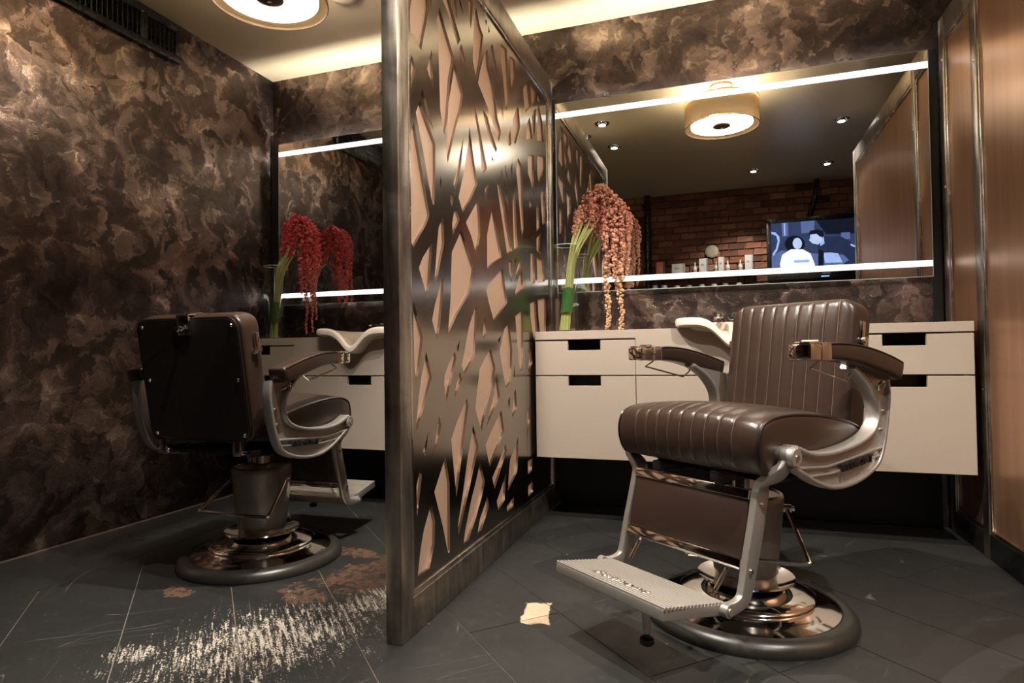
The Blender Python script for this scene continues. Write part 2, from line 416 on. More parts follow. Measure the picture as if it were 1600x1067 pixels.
HOLES=[[(1.54,1.744),(1.564,1.819),(1.613,1.895),(1.643,1.832),(1.649,1.78),(1.637,1.739),(1.615,1.68),(1.597,1.628),(1.577,1.639),(1.554,1.653),(1.534,1.65),(1.532,1.706)],[(1.539,1.588),(1.565,1.566),(1.545,1.52),(1.533,1.49),(1.533,1.57)],[(1.668,1.663),(1.672,1.606),(1.679,1.545),(1.658,1.568),(1.634,1.591)],[(1.724,1.82),(1.829,1.713),(1.799,1.633),(1.78,1.529),(1.766,1.469),(1.749,1.432),(1.734,1.465),(1.722,1.508),(1.716,1.652),(1.707,1.774)],[(1.752,1.879),(1.789,1.9),(1.885,1.797),(1.862,1.768),(1.833,1.796),(1.784,1.838),(1.744,1.858)],[(1.894,1.788),(1.93,1.748),(1.909,1.727),(1.897,1.74),(1.875,1.763)],[(1.84,1.697),(1.903,1.621),(1.883,1.564),(1.837,1.485),(1.774,1.353),(1.766,1.374),(1.774,1.476),(1.784,1.548),(1.829,1.671)],[(1.88,1.939),(1.914,1.897),(1.888,1.911),(1.871,1.934)],[(1.953,1.968),(1.999,1.987),(1.993,1.94),(1.979,1.881),(1.968,1.912),(1.959,1.948)],[(2.03,1.986),(2.064,1.934),(2.097,1.914),(2.071,1.827),(2.032,1.724),(2.017,1.737),(1.993,1.776),(2.001,1.867),(2.018,1.953)],[(2.14,1.885),(2.147,1.821),(2.2,1.769),(2.221,1.711),(2.238,1.663),(2.279,1.622),(2.253,1.573),(2.217,1.601),(2.133,1.665),(2.04,1.716),(2.061,1.767),(2.101,1.844)],[(2.001,1.631),(2.025,1.598),(2.12,1.433),(2.081,1.402),(2.069,1.415),(2.04,1.516),(2.012,1.582)],[(1.604,1.52),(1.649,1.464),(1.673,1.425),(1.631,1.454),(1.596,1.501)],[(1.587,1.479),(1.613,1.451),(1.685,1.387),(1.683,1.297),(1.674,1.204),(1.666,1.192),(1.655,1.213),(1.604,1.338),(1.561,1.435)],[(1.549,1.404),(1.574,1.336),(1.605,1.255),(1.642,1.161),(1.616,1.126),(1.539,1.05),(1.526,1.062),(1.525,1.162),(1.529,1.37)],[(1.721,1.302),(1.726,1.276),(1.718,1.258),(1.713,1.27)],[(1.903,1.482),(1.878,1.376),(1.854,1.324),(1.832,1.281),(1.815,1.299),(1.846,1.353),(1.875,1.418)],[(1.795,1.267),(1.815,1.244),(1.799,1.216),(1.791,1.238)],[(1.955,1.532),(2.022,1.349),(1.963,1.285),(1.89,1.221),(1.855,1.264),(1.9,1.354),(1.94,1.464)],[(1.833,1.225),(1.862,1.193),(1.806,1.131),(1.802,1.168),(1.817,1.206)],[(1.735,1.175),(1.741,1.094),(1.708,1.023),(1.665,0.927),(1.671,0.979),(1.691,1.086),(1.703,1.137)],[(2.028,1.297),(2.042,1.238),(2.045,1.175),(2.007,1.096),(1.96,1.156),(1.915,1.194)],[(1.658,1.083),(1.637,0.963),(1.622,0.913),(1.612,0.932),(1.57,0.997),(1.594,1.029),(1.639,1.068)],[(1.737,0.993),(1.729,0.939),(1.704,0.837),(1.685,0.796),(1.673,0.817),(1.651,0.853),(1.672,0.902),(1.714,0.971)],[(1.876,1.162),(1.981,1.047),(1.954,0.982),(1.935,0.956),(1.842,0.887),(1.774,0.825),(1.761,0.811),(1.766,0.842),(1.784,0.927),(1.797,1.076),(1.858,1.141)],[(1.535,0.9),(1.576,0.834),(1.592,0.801),(1.567,0.713),(1.542,0.669),(1.538,0.743),(1.535,0.833)],[(2.007,0.926),(1.999,0.851),(1.976,0.744),(1.89,0.687),(1.865,0.716),(1.897,0.775),(1.931,0.845),(1.981,0.906)],[(1.61,0.763),(1.646,0.688),(1.591,0.6),(1.548,0.541),(1.546,0.562),(1.562,0.635),(1.58,0.692),(1.601,0.737)],[(1.812,0.761),(1.823,0.741),(1.795,0.694),(1.746,0.604),(1.73,0.66),(1.734,0.689),(1.771,0.728)],[(1.855,0.802),(1.839,0.759),(1.822,0.769)],[(1.852,0.696),(1.869,0.67),(1.835,0.637),(1.803,0.615),(1.823,0.659)],[(1.906,0.606),(1.919,0.584),(1.889,0.506),(1.87,0.454),(1.813,0.301),(1.795,0.387),(1.777,0.488),(1.824,0.538)],[(2.136,0.772),(2.182,0.7),(2.142,0.629),(2.085,0.563),(2.037,0.482),(2.01,0.517),(1.98,0.566),(1.994,0.619),(2.024,0.701),(2.08,0.741)],[(1.693,0.568),(1.706,0.539),(1.688,0.511),(1.643,0.45),(1.66,0.489),(1.681,0.541)],[(1.62,0.535),(1.609,0.493),(1.595,0.463),(1.585,0.479),(1.606,0.509)],[(1.957,0.515),(2.004,0.433),(1.94,0.338),(1.827,0.176),(1.822,0.211),(1.861,0.295),(1.909,0.415),(1.944,0.482)],[(1.564,0.428),(1.576,0.414),(1.559,0.349),(1.545,0.306),(1.543,0.391)],[(1.734,0.442),(1.761,0.356),(1.76,0.151),(1.749,0.137),(1.737,0.165),(1.711,0.233),(1.654,0.351),(1.72,0.426)],[(1.636,0.313),(1.657,0.264),(1.653,0.202),(1.618,0.141),(1.545,0.142),(1.563,0.208),(1.584,0.258),(1.622,0.307)],[(2.017,0.376),(2.061,0.302),(2.031,0.257),(1.969,0.191),(1.906,0.139),(1.865,0.139),(1.879,0.178),(1.933,0.264),(1.983,0.327)],[(2.083,0.246),(2.097,0.204),(2.024,0.141),(1.984,0.139),(2.01,0.184),(2.058,0.221)],[(2.194,1.93),(2.221,1.878),(2.244,1.838),(2.26,1.781),(2.226,1.83),(2.175,1.911)],[(2.284,1.975),(2.358,1.986),(2.374,1.884),(2.383,1.781),(2.343,1.725),(2.318,1.817),(2.29,1.909)],[(2.398,1.977),(2.464,1.987),(2.47,1.916),(2.409,1.818),(2.404,1.897)],[(2.602,1.938),(2.644,1.97),(2.689,1.877),(2.605,1.818),(2.579,1.876),(2.577,1.913)],[(2.677,1.976),(2.781,1.98),(2.769,1.93),(2.707,1.888)],[(2.798,1.972),(2.835,1.981),(2.872,1.969),(2.797,1.943)],[(2.116,1.984),(2.138,1.989),(2.127,1.967)],[(2.155,1.979),(2.166,1.962),(2.148,1.949)],[(2.083,1.639),(2.132,1.629),(2.164,1.588),(2.231,1.539),(2.218,1.521),(2.185,1.534),(2.13,1.564),(2.093,1.615)],[(2.293,1.743),(2.313,1.675),(2.295,1.705)],[(2.487,1.799),(2.509,1.802),(2.526,1.725),(2.461,1.634),(2.439,1.629),(2.423,1.671),(2.429,1.727)],[(2.392,1.67),(2.404,1.611),(2.369,1.595),(2.363,1.62)],[(2.67,1.821),(2.713,1.737),(2.612,1.701),(2.618,1.766)],[(2.773,1.899),(2.758,1.799),(2.738,1.745),(2.695,1.833),(2.731,1.871)],[(2.823,1.932),(2.877,1.877),(2.9,1.779),(2.787,1.753),(2.793,1.863),(2.799,1.911)],[(2.629,1.636),(2.73,1.666),(2.722,1.567),(2.721,1.462),(2.673,1.53),(2.633,1.553)],[(2.78,1.681),(2.916,1.713),(2.917,1.657),(2.805,1.548),(2.78,1.593)],[(2.161,1.497),(2.192,1.484),(2.175,1.477)],[(2.144,1.39),(2.099,1.307),(2.095,1.347),(2.123,1.378)],[(2.247,1.427),(2.276,1.379),(2.313,1.332),(2.33,1.28),(2.361,1.229),(2.396,1.174),(2.332,1.151),(2.302,1.223),(2.262,1.313),(2.228,1.397)],[(2.28,1.478),(2.319,1.42),(2.369,1.327),(2.346,1.353),(2.273,1.463)],[(2.326,1.504),(2.363,1.431),(2.35,1.441),(2.319,1.498)],[(2.415,1.547),(2.41,1.501),(2.394,1.45),(2.388,1.504)],[(2.432,1.446),(2.45,1.372),(2.46,1.265),(2.469,1.198),(2.421,1.181),(2.412,1.301),(2.411,1.376)],[(2.491,1.583),(2.547,1.56),(2.55,1.352),(2.553,1.292),(2.53,1.244),(2.514,1.321),(2.464,1.525)],[(2.639,1.506),(2.676,1.418),(2.65,1.4),(2.644,1.444)],[(2.788,1.47),(2.803,1.344),(2.757,1.317),(2.758,1.431)],[(2.83,1.506),(2.893,1.555),(2.9,1.478),(2.903,1.387),(2.86,1.367),(2.841,1.439)],[(2.175,1.307),(2.267,1.127),(2.17,1.091),(2.109,1.059),(2.111,1.186),(2.159,1.279)],[(2.278,1.086),(2.328,0.955),(2.172,0.874),(2.12,0.942),(2.097,0.983),(2.111,1.0),(2.18,1.039)],[(2.398,1.133),(2.396,1.077),(2.378,1.038),(2.362,1.078),(2.348,1.115)],[(2.458,1.155),(2.432,1.115),(2.426,1.139)],[(2.499,1.163),(2.517,1.129),(2.429,1.045),(2.445,1.088),(2.48,1.133)],[(2.517,1.11),(2.544,1.034),(2.427,0.992),(2.435,1.019),(2.499,1.089)],[(2.682,1.282),(2.73,1.291),(2.686,1.266)],[(2.821,1.32),(2.798,1.237),(2.84,1.218),(2.753,1.23),(2.752,1.285)],[(2.653,1.2),(2.705,1.208),(2.719,1.076),(2.648,1.059)],[(2.751,1.197),(2.861,1.195),(2.881,1.098),(2.758,1.08)],[(2.527,0.94),(2.531,0.848),(2.516,0.689),(2.479,0.679),(2.459,0.733),(2.442,0.832),(2.424,0.907)],[(2.636,0.974),(2.715,0.992),(2.744,0.855),(2.706,0.795),(2.666,0.85),(2.637,0.923)],[(2.756,1.002),(2.89,1.022),(2.891,0.857),(2.851,0.806),(2.788,0.853),(2.765,0.93)],[(2.08,0.886),(2.111,0.837),(2.061,0.803),(2.056,0.826),(2.068,0.861)],[(2.253,0.827),(2.23,0.797),(2.206,0.801)],[(2.347,0.877),(2.381,0.773),(2.365,0.643),(2.298,0.619),(2.275,0.664),(2.231,0.764),(2.288,0.849)],[(2.402,0.71),(2.413,0.656),(2.397,0.659)],[(2.193,0.679),(2.231,0.588),(2.151,0.541),(2.072,0.485),(2.105,0.526),(2.164,0.604)],[(2.623,0.798),(2.66,0.714),(2.592,0.661),(2.603,0.713)],[(2.418,0.608),(2.436,0.527),(2.366,0.498),(2.381,0.551),(2.397,0.593)],[(2.352,0.583),(2.334,0.531),(2.315,0.565)],[(2.243,0.537),(2.273,0.455),(2.11,0.344),(2.07,0.428),(2.126,0.469)],[(2.284,0.404),(2.299,0.374),(2.158,0.254),(2.134,0.3),(2.202,0.342)],[(2.443,0.412),(2.44,0.342),(2.421,0.268),(2.308,0.216),(2.32,0.287),(2.339,0.335),(2.409,0.377)],[(2.285,0.287),(2.267,0.189),(2.195,0.167),(2.179,0.205),(2.234,0.246)],[(2.38,0.179),(2.372,0.14),(2.292,0.138),(2.291,0.159)],[(2.64,0.291),(2.629,0.238),(2.519,0.23),(2.52,0.264),(2.568,0.288)],[(2.635,0.192),(2.641,0.141),(2.515,0.136),(2.517,0.179)],[(2.61,0.528),(2.617,0.49),(2.541,0.377),(2.537,0.405),(2.558,0.49)],[(1.579,1.976),(1.591,1.918),(1.578,1.868),(1.562,1.822),(1.551,1.891),(1.568,1.937)],[(1.655,1.97),(1.682,1.922),(1.689,1.88),(1.691,1.841),(1.663,1.899),(1.659,1.938)],[(1.819,1.994),(1.85,1.941),(1.857,1.895),(1.859,1.852),(1.826,1.916),(1.822,1.959)],[(1.617,1.991),(1.65,1.915),(1.663,1.849),(1.67,1.789),(1.635,1.88),(1.625,1.94)],[(1.751,1.995),(1.763,1.944),(1.747,1.9),(1.728,1.86),(1.717,1.921),(1.737,1.961)]]
# ================================================================== the room
# floor: dusty base with planks on top
bm = B(); bx2(bm, (XL-.1, YF-.1, -.06), (XR+.1, YB+.1, -.0025)); floor = struct(mk('floor', bm, 'seambase', None, False))
tag(floor, 'dark grey painted plank floor with scratches and flaking worn patches', 'floor')
BX = -2.125
def plank(poly):
    if len(poly) < 3: return
    ar = abs(sum(poly[i][0]*poly[(i+1) % len(poly)][1]-poly[(i+1) % len(poly)][0]*poly[i][1] for i in range(len(poly))))/2
    if ar < .004: return
    bm = B(); prism(bm, poly, 2, -.0026, 0.0, 0); mk('plank', bm, 'floor', floor, False)
PW, G = .281, .0016
S2 = math.sqrt(.5); rr = random.Random(5)
for k in range(-14, 22):
    n0, n1 = .075+k*PW+G, .075+(k+1)*PW-G
    s = -6+rr.uniform(0, 2.0)
    while s < 5:
        s1 = s+2.2
        # n axis (1,1)/sqrt2, s axis (1,-1)/sqrt2
        P = [(S2*(n+ss), S2*(n-ss)) for n, ss in ((n0, s+G), (n1, s+G), (n1, s1-G), (n0, s1-G))]
        P = clip(P, -1, 0, -(BX+G)); P = clip(P, 1, 0, XR); P = clip(P, 0, 1, YB); P = clip(P, 0, -1, -YF)
        plank(P); s = s1
for i in range(4):
    y0, y1 = YF+i*.94, YF+(i+1)*.94
    plank([(XL, y0+G), (BX-G, y0+G), (BX-G, y1-G), (XL, y1-G)])
bm = B(); bx2(bm, (XL-.1, YF-.1, ZC), (XR+.1, YB+.1, ZC+.08)); tag(struct(mk('ceiling', bm, 'ceiling', None, False)), 'glossy olive cream painted ceiling', 'ceiling')
bm = B(); bx2(bm, (XL-.1, YF-.1, 0), (XL, YB+.1, ZC)); tag(struct(mk('wall_left', bm, 'plaster', None, False)), 'dark bronze trowelled plaster wall on the left', 'wall')
bm = B(); bx2(bm, (XL, YB, 0), (XR+.1, YB+.1, ZC)); tag(struct(mk('wall_back', bm, 'plaster', None, False)), 'dark trowelled plaster wall behind the mirrors', 'wall')
bm = B(); bx2(bm, (XR, YF-.1, 0), (XR+.1, YB, ZC)); tag(struct(mk('wall_right', bm, 'dark_wall', None, False)), 'dark painted wall beyond the copper divider', 'wall')
bm = B(); bx2(bm, (XL, YF-.12, 0), (XR, YF-.012, ZC)); rear = tag(struct(mk('wall_rear', bm, 'mortar', None, False)), 'exposed red brick wall seen in the mirror', 'wall')
for nm, a, b in (('shade_band_back', (XL+.002, YB-.015, 0), (-.85, YB, .27)), ('shade_band_back.001', (-.79, YB-.015, 0), (.88, YB, .27))):
    bm = B(); bx2(bm, a, b); struct(mk(nm.split('.')[0], bm, 'black', None, False))  # black band paints the shade under the cabinets onto the wall foot
bm = B(); prism(bm, [(XL, 0), (XL+.006, 0), (XL+.005, .003), (XL, .005)], 1, YF, YB-.02); struct(mk('baseboard_left', bm, 'wood', None, False))
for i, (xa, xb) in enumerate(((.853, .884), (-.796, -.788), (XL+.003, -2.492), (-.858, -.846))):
    bm = B(); bx2(bm, (xa, YB-.02, .86), (xb, YB, 2.025)); struct(mk('trim_%d' % (i+1), bm, 'black', None, False))  # black edging at the mirror ends; left-corner strip paints in a shadow band
# bricks of the rear wall
BW, BH = .158, .069
brm = []
for i in range(6):
    bm = B(); r3 = random.Random(i)
    box(bm, (0, 0, 0), (BW-.011, .03, BH-.011), .004, None, 1)
    for v in bm.verts: v.co += Vector((r3.uniform(-.004, .004), r3.uniform(-.004, .004), r3.uniform(-.003, .003)))
    me = bpy.data.meshes.new('brick'); bm.to_mesh(me); bm.free(); me.materials.append(M['brick']); brm.append(me)
rb = random.Random(2); rest = B()
for row in range(int(ZC/BH)):
    z = ZC-.004-BH*(row+.5)
    for j in range(-17, 16):
        x = j*BW+(BW/2 if row % 2 else 0)
        if x-BW/2 < XL or x+BW/2 > XR: continue
        y = YF-.008+rb.uniform(-.006, .004); me = brm[rb.randrange(6)]
        if -1.10 < x < 1.42 and z > 1.21:
            o = bpy.data.objects.new('brick', me); link(o, rear); o.location = (x, y, z); o.rotation_euler = (0, rb.uniform(-.012, .012), 0)
        else:
            n0 = len(rest.verts); rest.from_mesh(me); rest.verts.ensure_lookup_table()
            bmesh.ops.translate(rest, vec=(x, y, z), verts=rest.verts[n0:])
tag(mk('brickwork', rest, 'brick', rear, False), kind='stuff')
# black standpipe, pale round cover on the bricks
bm = B(); tube(bm, [(-.735, YF+.05, 0), (-.735, YF+.05, ZC)], .032, 16)
tag(mk('wall_pipe', bm, 'blackp'), 'black vertical pipe running up the brick wall', 'pipe')
bm = B(); lathe(bm, [(0, .0), (.064, 0), (.066, .006), (.055, .014), (.03, .018), (0, .019)], 28)
bmesh.ops.rotate(bm, cent=(0, 0, 0), matrix=Matrix.Rotation(-PI/2, 3, 'X'), verts=bm.verts); bmesh.ops.translate(bm, vec=(-.088, YF+.012, 1.79), verts=bm.verts)
tag(mk('round_wall_cover', bm, 'pale'), 'pale round cover plate fixed to the brick wall', 'wall plate')
# ------------------------------------------------------------------ air grille on the left wall
g = empty('air_grille', (XL, 1.6, 2.31), 0, 'long black slatted air grille high on the left plaster wall', 'grille')
Y0, Y1, Z0, Z1 = -.72, .787, -.094, .092
bm = B(); bx2(bm, (.001, Y0+.03, Z0+.03), (.004, Y1-.03, Z1-.03)); mk('duct_opening', bm, 'black', g, False)
for a, b in (((0, Y0, Z0), (.022, Y1, Z0+.035)), ((0, Y0, Z1-.035), (.022, Y1, Z1)), ((0, Y0, Z0+.035), (.022, Y0+.035, Z1-.035)), ((0, Y1-.035, Z0+.035), (.022, Y1, Z1-.035))):
    bm = B(); bx2(bm, a, b, .003); mk('frame_bar', bm, 'blackp', g)
bm = B(); box(bm, (.012, 0, 0), (.016, .006, .117), .001, Matrix.Rotation(.5, 3, 'Z'), 1); sl = mk('slat', bm, 'blackp', g, False); sl.location = (0, Y0+.05, -.001)
n = 58
for i in range(1, n):
    o = sl.copy(); link(o, g); o.location = (0, Y0+.05+i*(Y1-Y0-.1)/(n-1), -.001)
bm = B(); bx2(bm, (.004, Y1-.23, Z0+.035), (.021, Y1-.19, Z1-.035), .002); mk('divider_bar', bm, 'blackp', g)
# ------------------------------------------------------------------ the cut-out metal divider
dv = empty('divider_screen', (-.82, 1.44, 0), 0, 'steel framed divider with a dark metal sheet of cut-out slashes over tan board', 'divider')
PX0, PX1, PY0, PY1, PZ1 = -.845, -.797, 1.44, 3.04, 2.13
def dpart(name, a, b, mat, bev=.003):
    bm = B(); o = Vector((-.82, 1.44, 0)); bx2(bm, Vector(a)-o, Vector(b)-o, bev); return mk(name, bm, mat, dv)
SW = .063; RB = .10; RT = .10
dpart('stile', (PX0, PY0, 0), (PX1, PY0+SW, PZ1), 'steel'); dpart('stile', (PX0, PY1-SW, 0), (PX1, PY1, PZ1), 'steel')
dpart('rail', (PX0, PY0+SW, 0), (PX1, PY1-SW, RB), 'steel'); dpart('rail', (PX0, PY0+SW, PZ1-RT), (PX1, PY1-SW, PZ1), 'steel')
bw = .014
for a, b in (((PX1-.014, PY0+SW, RB), (PX1-.003, PY0+SW+bw, PZ1-RT)), ((PX1-.014, PY1-SW-bw, RB), (PX1-.003, PY1-SW, PZ1-RT)), ((PX1-.014, PY0+SW+bw, RB), (PX1-.003, PY1-SW-bw, RB+bw)), ((PX1-.014, PY0+SW+bw, PZ1-RT-bw), (PX1-.003, PY1-SW-bw, PZ1-RT))):
    dpart('bead', a, b, 'steel_bead', .002)
dpart('backing_board', (-.824, PY0+SW, RB), (-.8145, PY1-SW, PZ1-RT), 'backing', 0)
dpart('rear_board', (-.836, PY0+SW, RB), (-.829, PY1-SW, PZ1-RT), 'copper', 0)
SEAM = 2.5665
a0, a1, b0, b1 = PY0+SW+.004, PY1-SW-.004, RB+.004, PZ1-RT-.004
for lo, hi in ((a0, SEAM-.0008), (SEAM+.0008, a1)):
    hs = [h for h in HOLES if lo < sum(p[0] for p in h)/len(h) < hi]
    hs = [[(min(max(p[0], lo+.004), hi-.004), min(max(p[1], b0+.01), b1-.01)) for p in h] for h in hs]
    bm = curve_sheet([(lo, b0), (hi, b0), (hi, b1), (lo, b1)], hs, .0085)
    for v in bm.verts: v.co = Vector((-.8103+v.co.z+.82, v.co.x-1.44, v.co.y))
    mk('cutout_sheet', bm, 'sheet', dv, False)
for y, z in ((3.0, 1.32), (3.0, .5), (3.0, 1.9)):
    bm = B(); bmesh.ops.create_uvsphere(bm, u_segments=10, v_segments=6, radius=.006); bmesh.ops.scale(bm, vec=(.5, 1, 1), verts=bm.verts); bmesh.ops.translate(bm, vec=(PX1+.82, y-1.44, z), verts=bm.verts); mk('screw', bm, 'black', dv)
# ------------------------------------------------------------------ copper panelled divider on the right
RX0, RX1, RY0, RY1 = .885, .935, 1.24, 3.04
rp = empty('copper_divider', (.91, 1.24, 0), 0, 'steel framed divider with satin copper panels beside the right cabinet', 'divider')
def rpart(name, a, b, mat, bev=.003):
    bm = B(); o = Vector((.91, 1.24, 0)); bx2(bm, Vector(a)-o, Vector(b)-o, bev); return mk(name, bm, mat, rp)
st = ((RY0, RY0+.07), (2.645, 2.70), (RY1-.06, RY1))
for y0, y1 in st: rpart('stile', (RX0, y0, 0), (RX1, y1, PZ1), 'steel')
for (y0, y1) in ((st[0][1], st[1][0]), (st[1][1], st[2][0])):
    rpart('rail', (RX0, y0, 0), (RX1, y1, .09), 'black'); rpart('rail', (RX0, y0, PZ1-.10), (RX1, y1, PZ1), 'steel')
    rpart('panel', (RX0+.012, y0, .09), (RX1-.012, y1, PZ1-.10), 'copper', 0)
    for a, b in (((RX0+.004, y0, .09), (RX0+.013, y0+.013, PZ1-.10)), ((RX0+.004, y1-.013, .09), (RX0+.013, y1, PZ1-.10)), ((RX0+.004, y0+.013, .09), (RX0+.013, y1-.013, .103)), ((RX0+.004, y0+.013, PZ1-.113), (RX0+.013, y1-.013, PZ1-.10))):
        rpart('bead', a, b, 'steel_bead', .002)
for y, z in ((3.0, 1.95), (3.0, 1.42), (2.672, 1.8), (2.672, .6)):
    bm = B(); bmesh.ops.create_uvsphere(bm, u_segments=10, v_segments=6, radius=.006); bmesh.ops.scale(bm, vec=(.5, 1, 1), verts=bm.verts); bmesh.ops.translate(bm, vec=(RX0-.91, y-1.24, z), verts=bm.verts); mk('screw', bm, 'chrome', rp)
# ------------------------------------------------------------------ mirrors with frosted strips, lit from behind
def mirror(x0, x1, label):
    z0, z1 = 1.055, 2.02; cx, h = (x0+x1)/2, (x1-x0)/2
    m = empty('wall_mirror', (cx, YM, z0), 0, label, 'mirror', 'backlit wall mirrors')
    H = z1-z0
    bm = B(); bx2(bm, (-h+.002, 0, .002), (h-.002, .006, H-.002)); mk('mirror_glass', bm, 'mirror', m, False)
    for a, b in (((-h, -.0002, 0), (h, .006, .002)), ((-h, -.0002, H-.002), (h, .006, H)), ((-h, -.0002, .002), (-h+.002, .006, H-.002)), ((h-.002, -.0002, .002), (h, .006, H-.002))):
        bm = B(); bx2(bm, a, b); mk('polished_edge', bm, 'glass_edge', m, False)
    for za, zb in ((1.099, 1.125), (1.943, 1.971)):
        bm = B(); bx2(bm, (-h+.002, -.0012, za-z0), (h-.002, -.0002, zb-z0)); mk('light_strip', bm, 'strip', m, False)
    bm = B(); bx2(bm, (-h+.06, .006, .10), (h-.06, .0345, .13)); mk('hanging_rail', bm, 'black', m, False)
    bm = B(); bx2(bm, (-h+.06, .006, H-.14), (h-.06, .0345, H-.105)); mk('hanging_rail', bm, 'black', m, False)
    bm = B(); bx2(bm, (-h+.05, .024, H-.058), (h-.05, .0335, H-.042)); mk('led_tape', bm, 'led', m, False)
    bm = B(); bx2(bm, (-h+.05, .024, .062), (h-.05, .0335, .082)); mk('led_tape', bm, 'led_low', m, False)
mirror(-2.487, -.862, 'left wall mirror behind the red flowers, with two white light strips')
mirror(-.785, .848, 'right wall mirror showing the television, with two white light strips')
# ------------------------------------------------------------------ cabinets
YC = 2.66
def front_panel(x0, x1, z0, z1, notch=None, nh=.042):
    """drawer front with a rectangular finger cut-out in its top edge"""
    P = [(x0, z0), (x1, z0), (x1, z1)]
    if notch: P += [(notch[1], z1), (notch[1], z1-nh), (notch[0], z1-nh), (notch[0], z1)]
    return P+[(x0, z1)]
def unit(x0, x1, label, fronts, cat='cabinet'):
    c = empty('wall_cabinet', ((x0+x1)/2, YC, .29), 0, label, cat, 'hung cabinets under the worktops'); cx = (x0+x1)/2
    top = fronts[-1][1]
    bm = B()
    for a, b in (((x0+.001-cx, .06, .003), (x0+.017-cx, .42, .515)), ((x1-.017-cx, .06, .003), (x1-.001-cx, .42, .515)), ((x0+.017-cx, .06, .003), (x1-.017-cx, .42, .02)), ((x0+.017-cx, .40, .02), (x1-.017-cx, .42, .515))): bx2(bm, a, b)
    mk('carcass', bm, 'cream', c, False)
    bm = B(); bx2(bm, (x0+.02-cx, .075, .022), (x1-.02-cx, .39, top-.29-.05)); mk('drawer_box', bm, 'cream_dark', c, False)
    for z0, z1, nt in fronts:
        bm = B(); prism(bm, front_panel(x0+.0015-cx, x1-.0015-cx, z0-.29, z1-.29, (nt[0]-cx, nt[1]-cx) if nt else None), 1, 0, .019, .0012, 1)
        mk('drawer', bm, 'cream', c, False)
def counter(x0, x1, xa, xb, labs):
    na = (x0+xa)/2
    unit(x0, xa, labs[0], [(.293, .651, (na-.072, na+.072)), (.656, .806, (na-.072, na+.072))])
    nm = (xa+xb)/2
    unit(xa, xb, labs[1], [(.293, .651, (nm-.068, nm+.068))])
    nb = (xb+x1)/2
    unit(xb, x1, labs[2], [(.293, .651, (nb-.072, nb+.072)), (.656, .806, (nb-.072, nb+.072))])
    wt = empty('worktop', ((x0+x1)/2, YC, .812), 0, labs[3], 'worktop', 'cream worktops'); cx = (x0+x1)/2
    bm = B(); prism(bm, [(x0-cx, .0), (xa-cx, .0), (xa-cx, -.156), (xb-cx, -.156), (xb-cx, 0), (x1-cx, 0), (x1-cx, .037), *[(nm+.14-.28*k/14-cx, .037 if k in (0, 14) else min(.0365, .044-.088*math.exp(-((.14-.02*k)/.068)**2)+.008)) for k in range(15)], (x0-cx, .037)], 1, 0, .019, .0012, 1); mk('front_apron', bm, 'cream', wt, False)
    # top slab with an opening for the basin
    s = .19
    bm = B()
    for a, b in (((x0-cx, .019, .0), (nm-s-cx, .418, .037)), ((nm+s-cx, .019, 0), (x1-cx, .418, .037)), ((nm-s-cx, .34, 0), (nm+s-cx, .418, .037))): bx2(bm, a, b)
    mk('top_slab', bm, 'cream', wt, False)
    return nm
SBX_R = counter(-.793, .862, -.35, .42, ['cream drawer cabinet with two slot handles beside the divider, under the pale flowers', 'cream basin cabinet behind the leather seat of the right chair', 'cream drawer cabinet with two slots at the copper divider', 'long cream worktop under the right mirror'])
SBX_L = counter(-2.53, -.848, -2.08, -1.32, ['cream drawer cabinet in the left corner under the red flowers', 'cream basin cabinet with one slot beside the arm of the left chair', 'cream drawer cabinet hidden behind the cut-out divider', 'long cream worktop under the left mirror'])
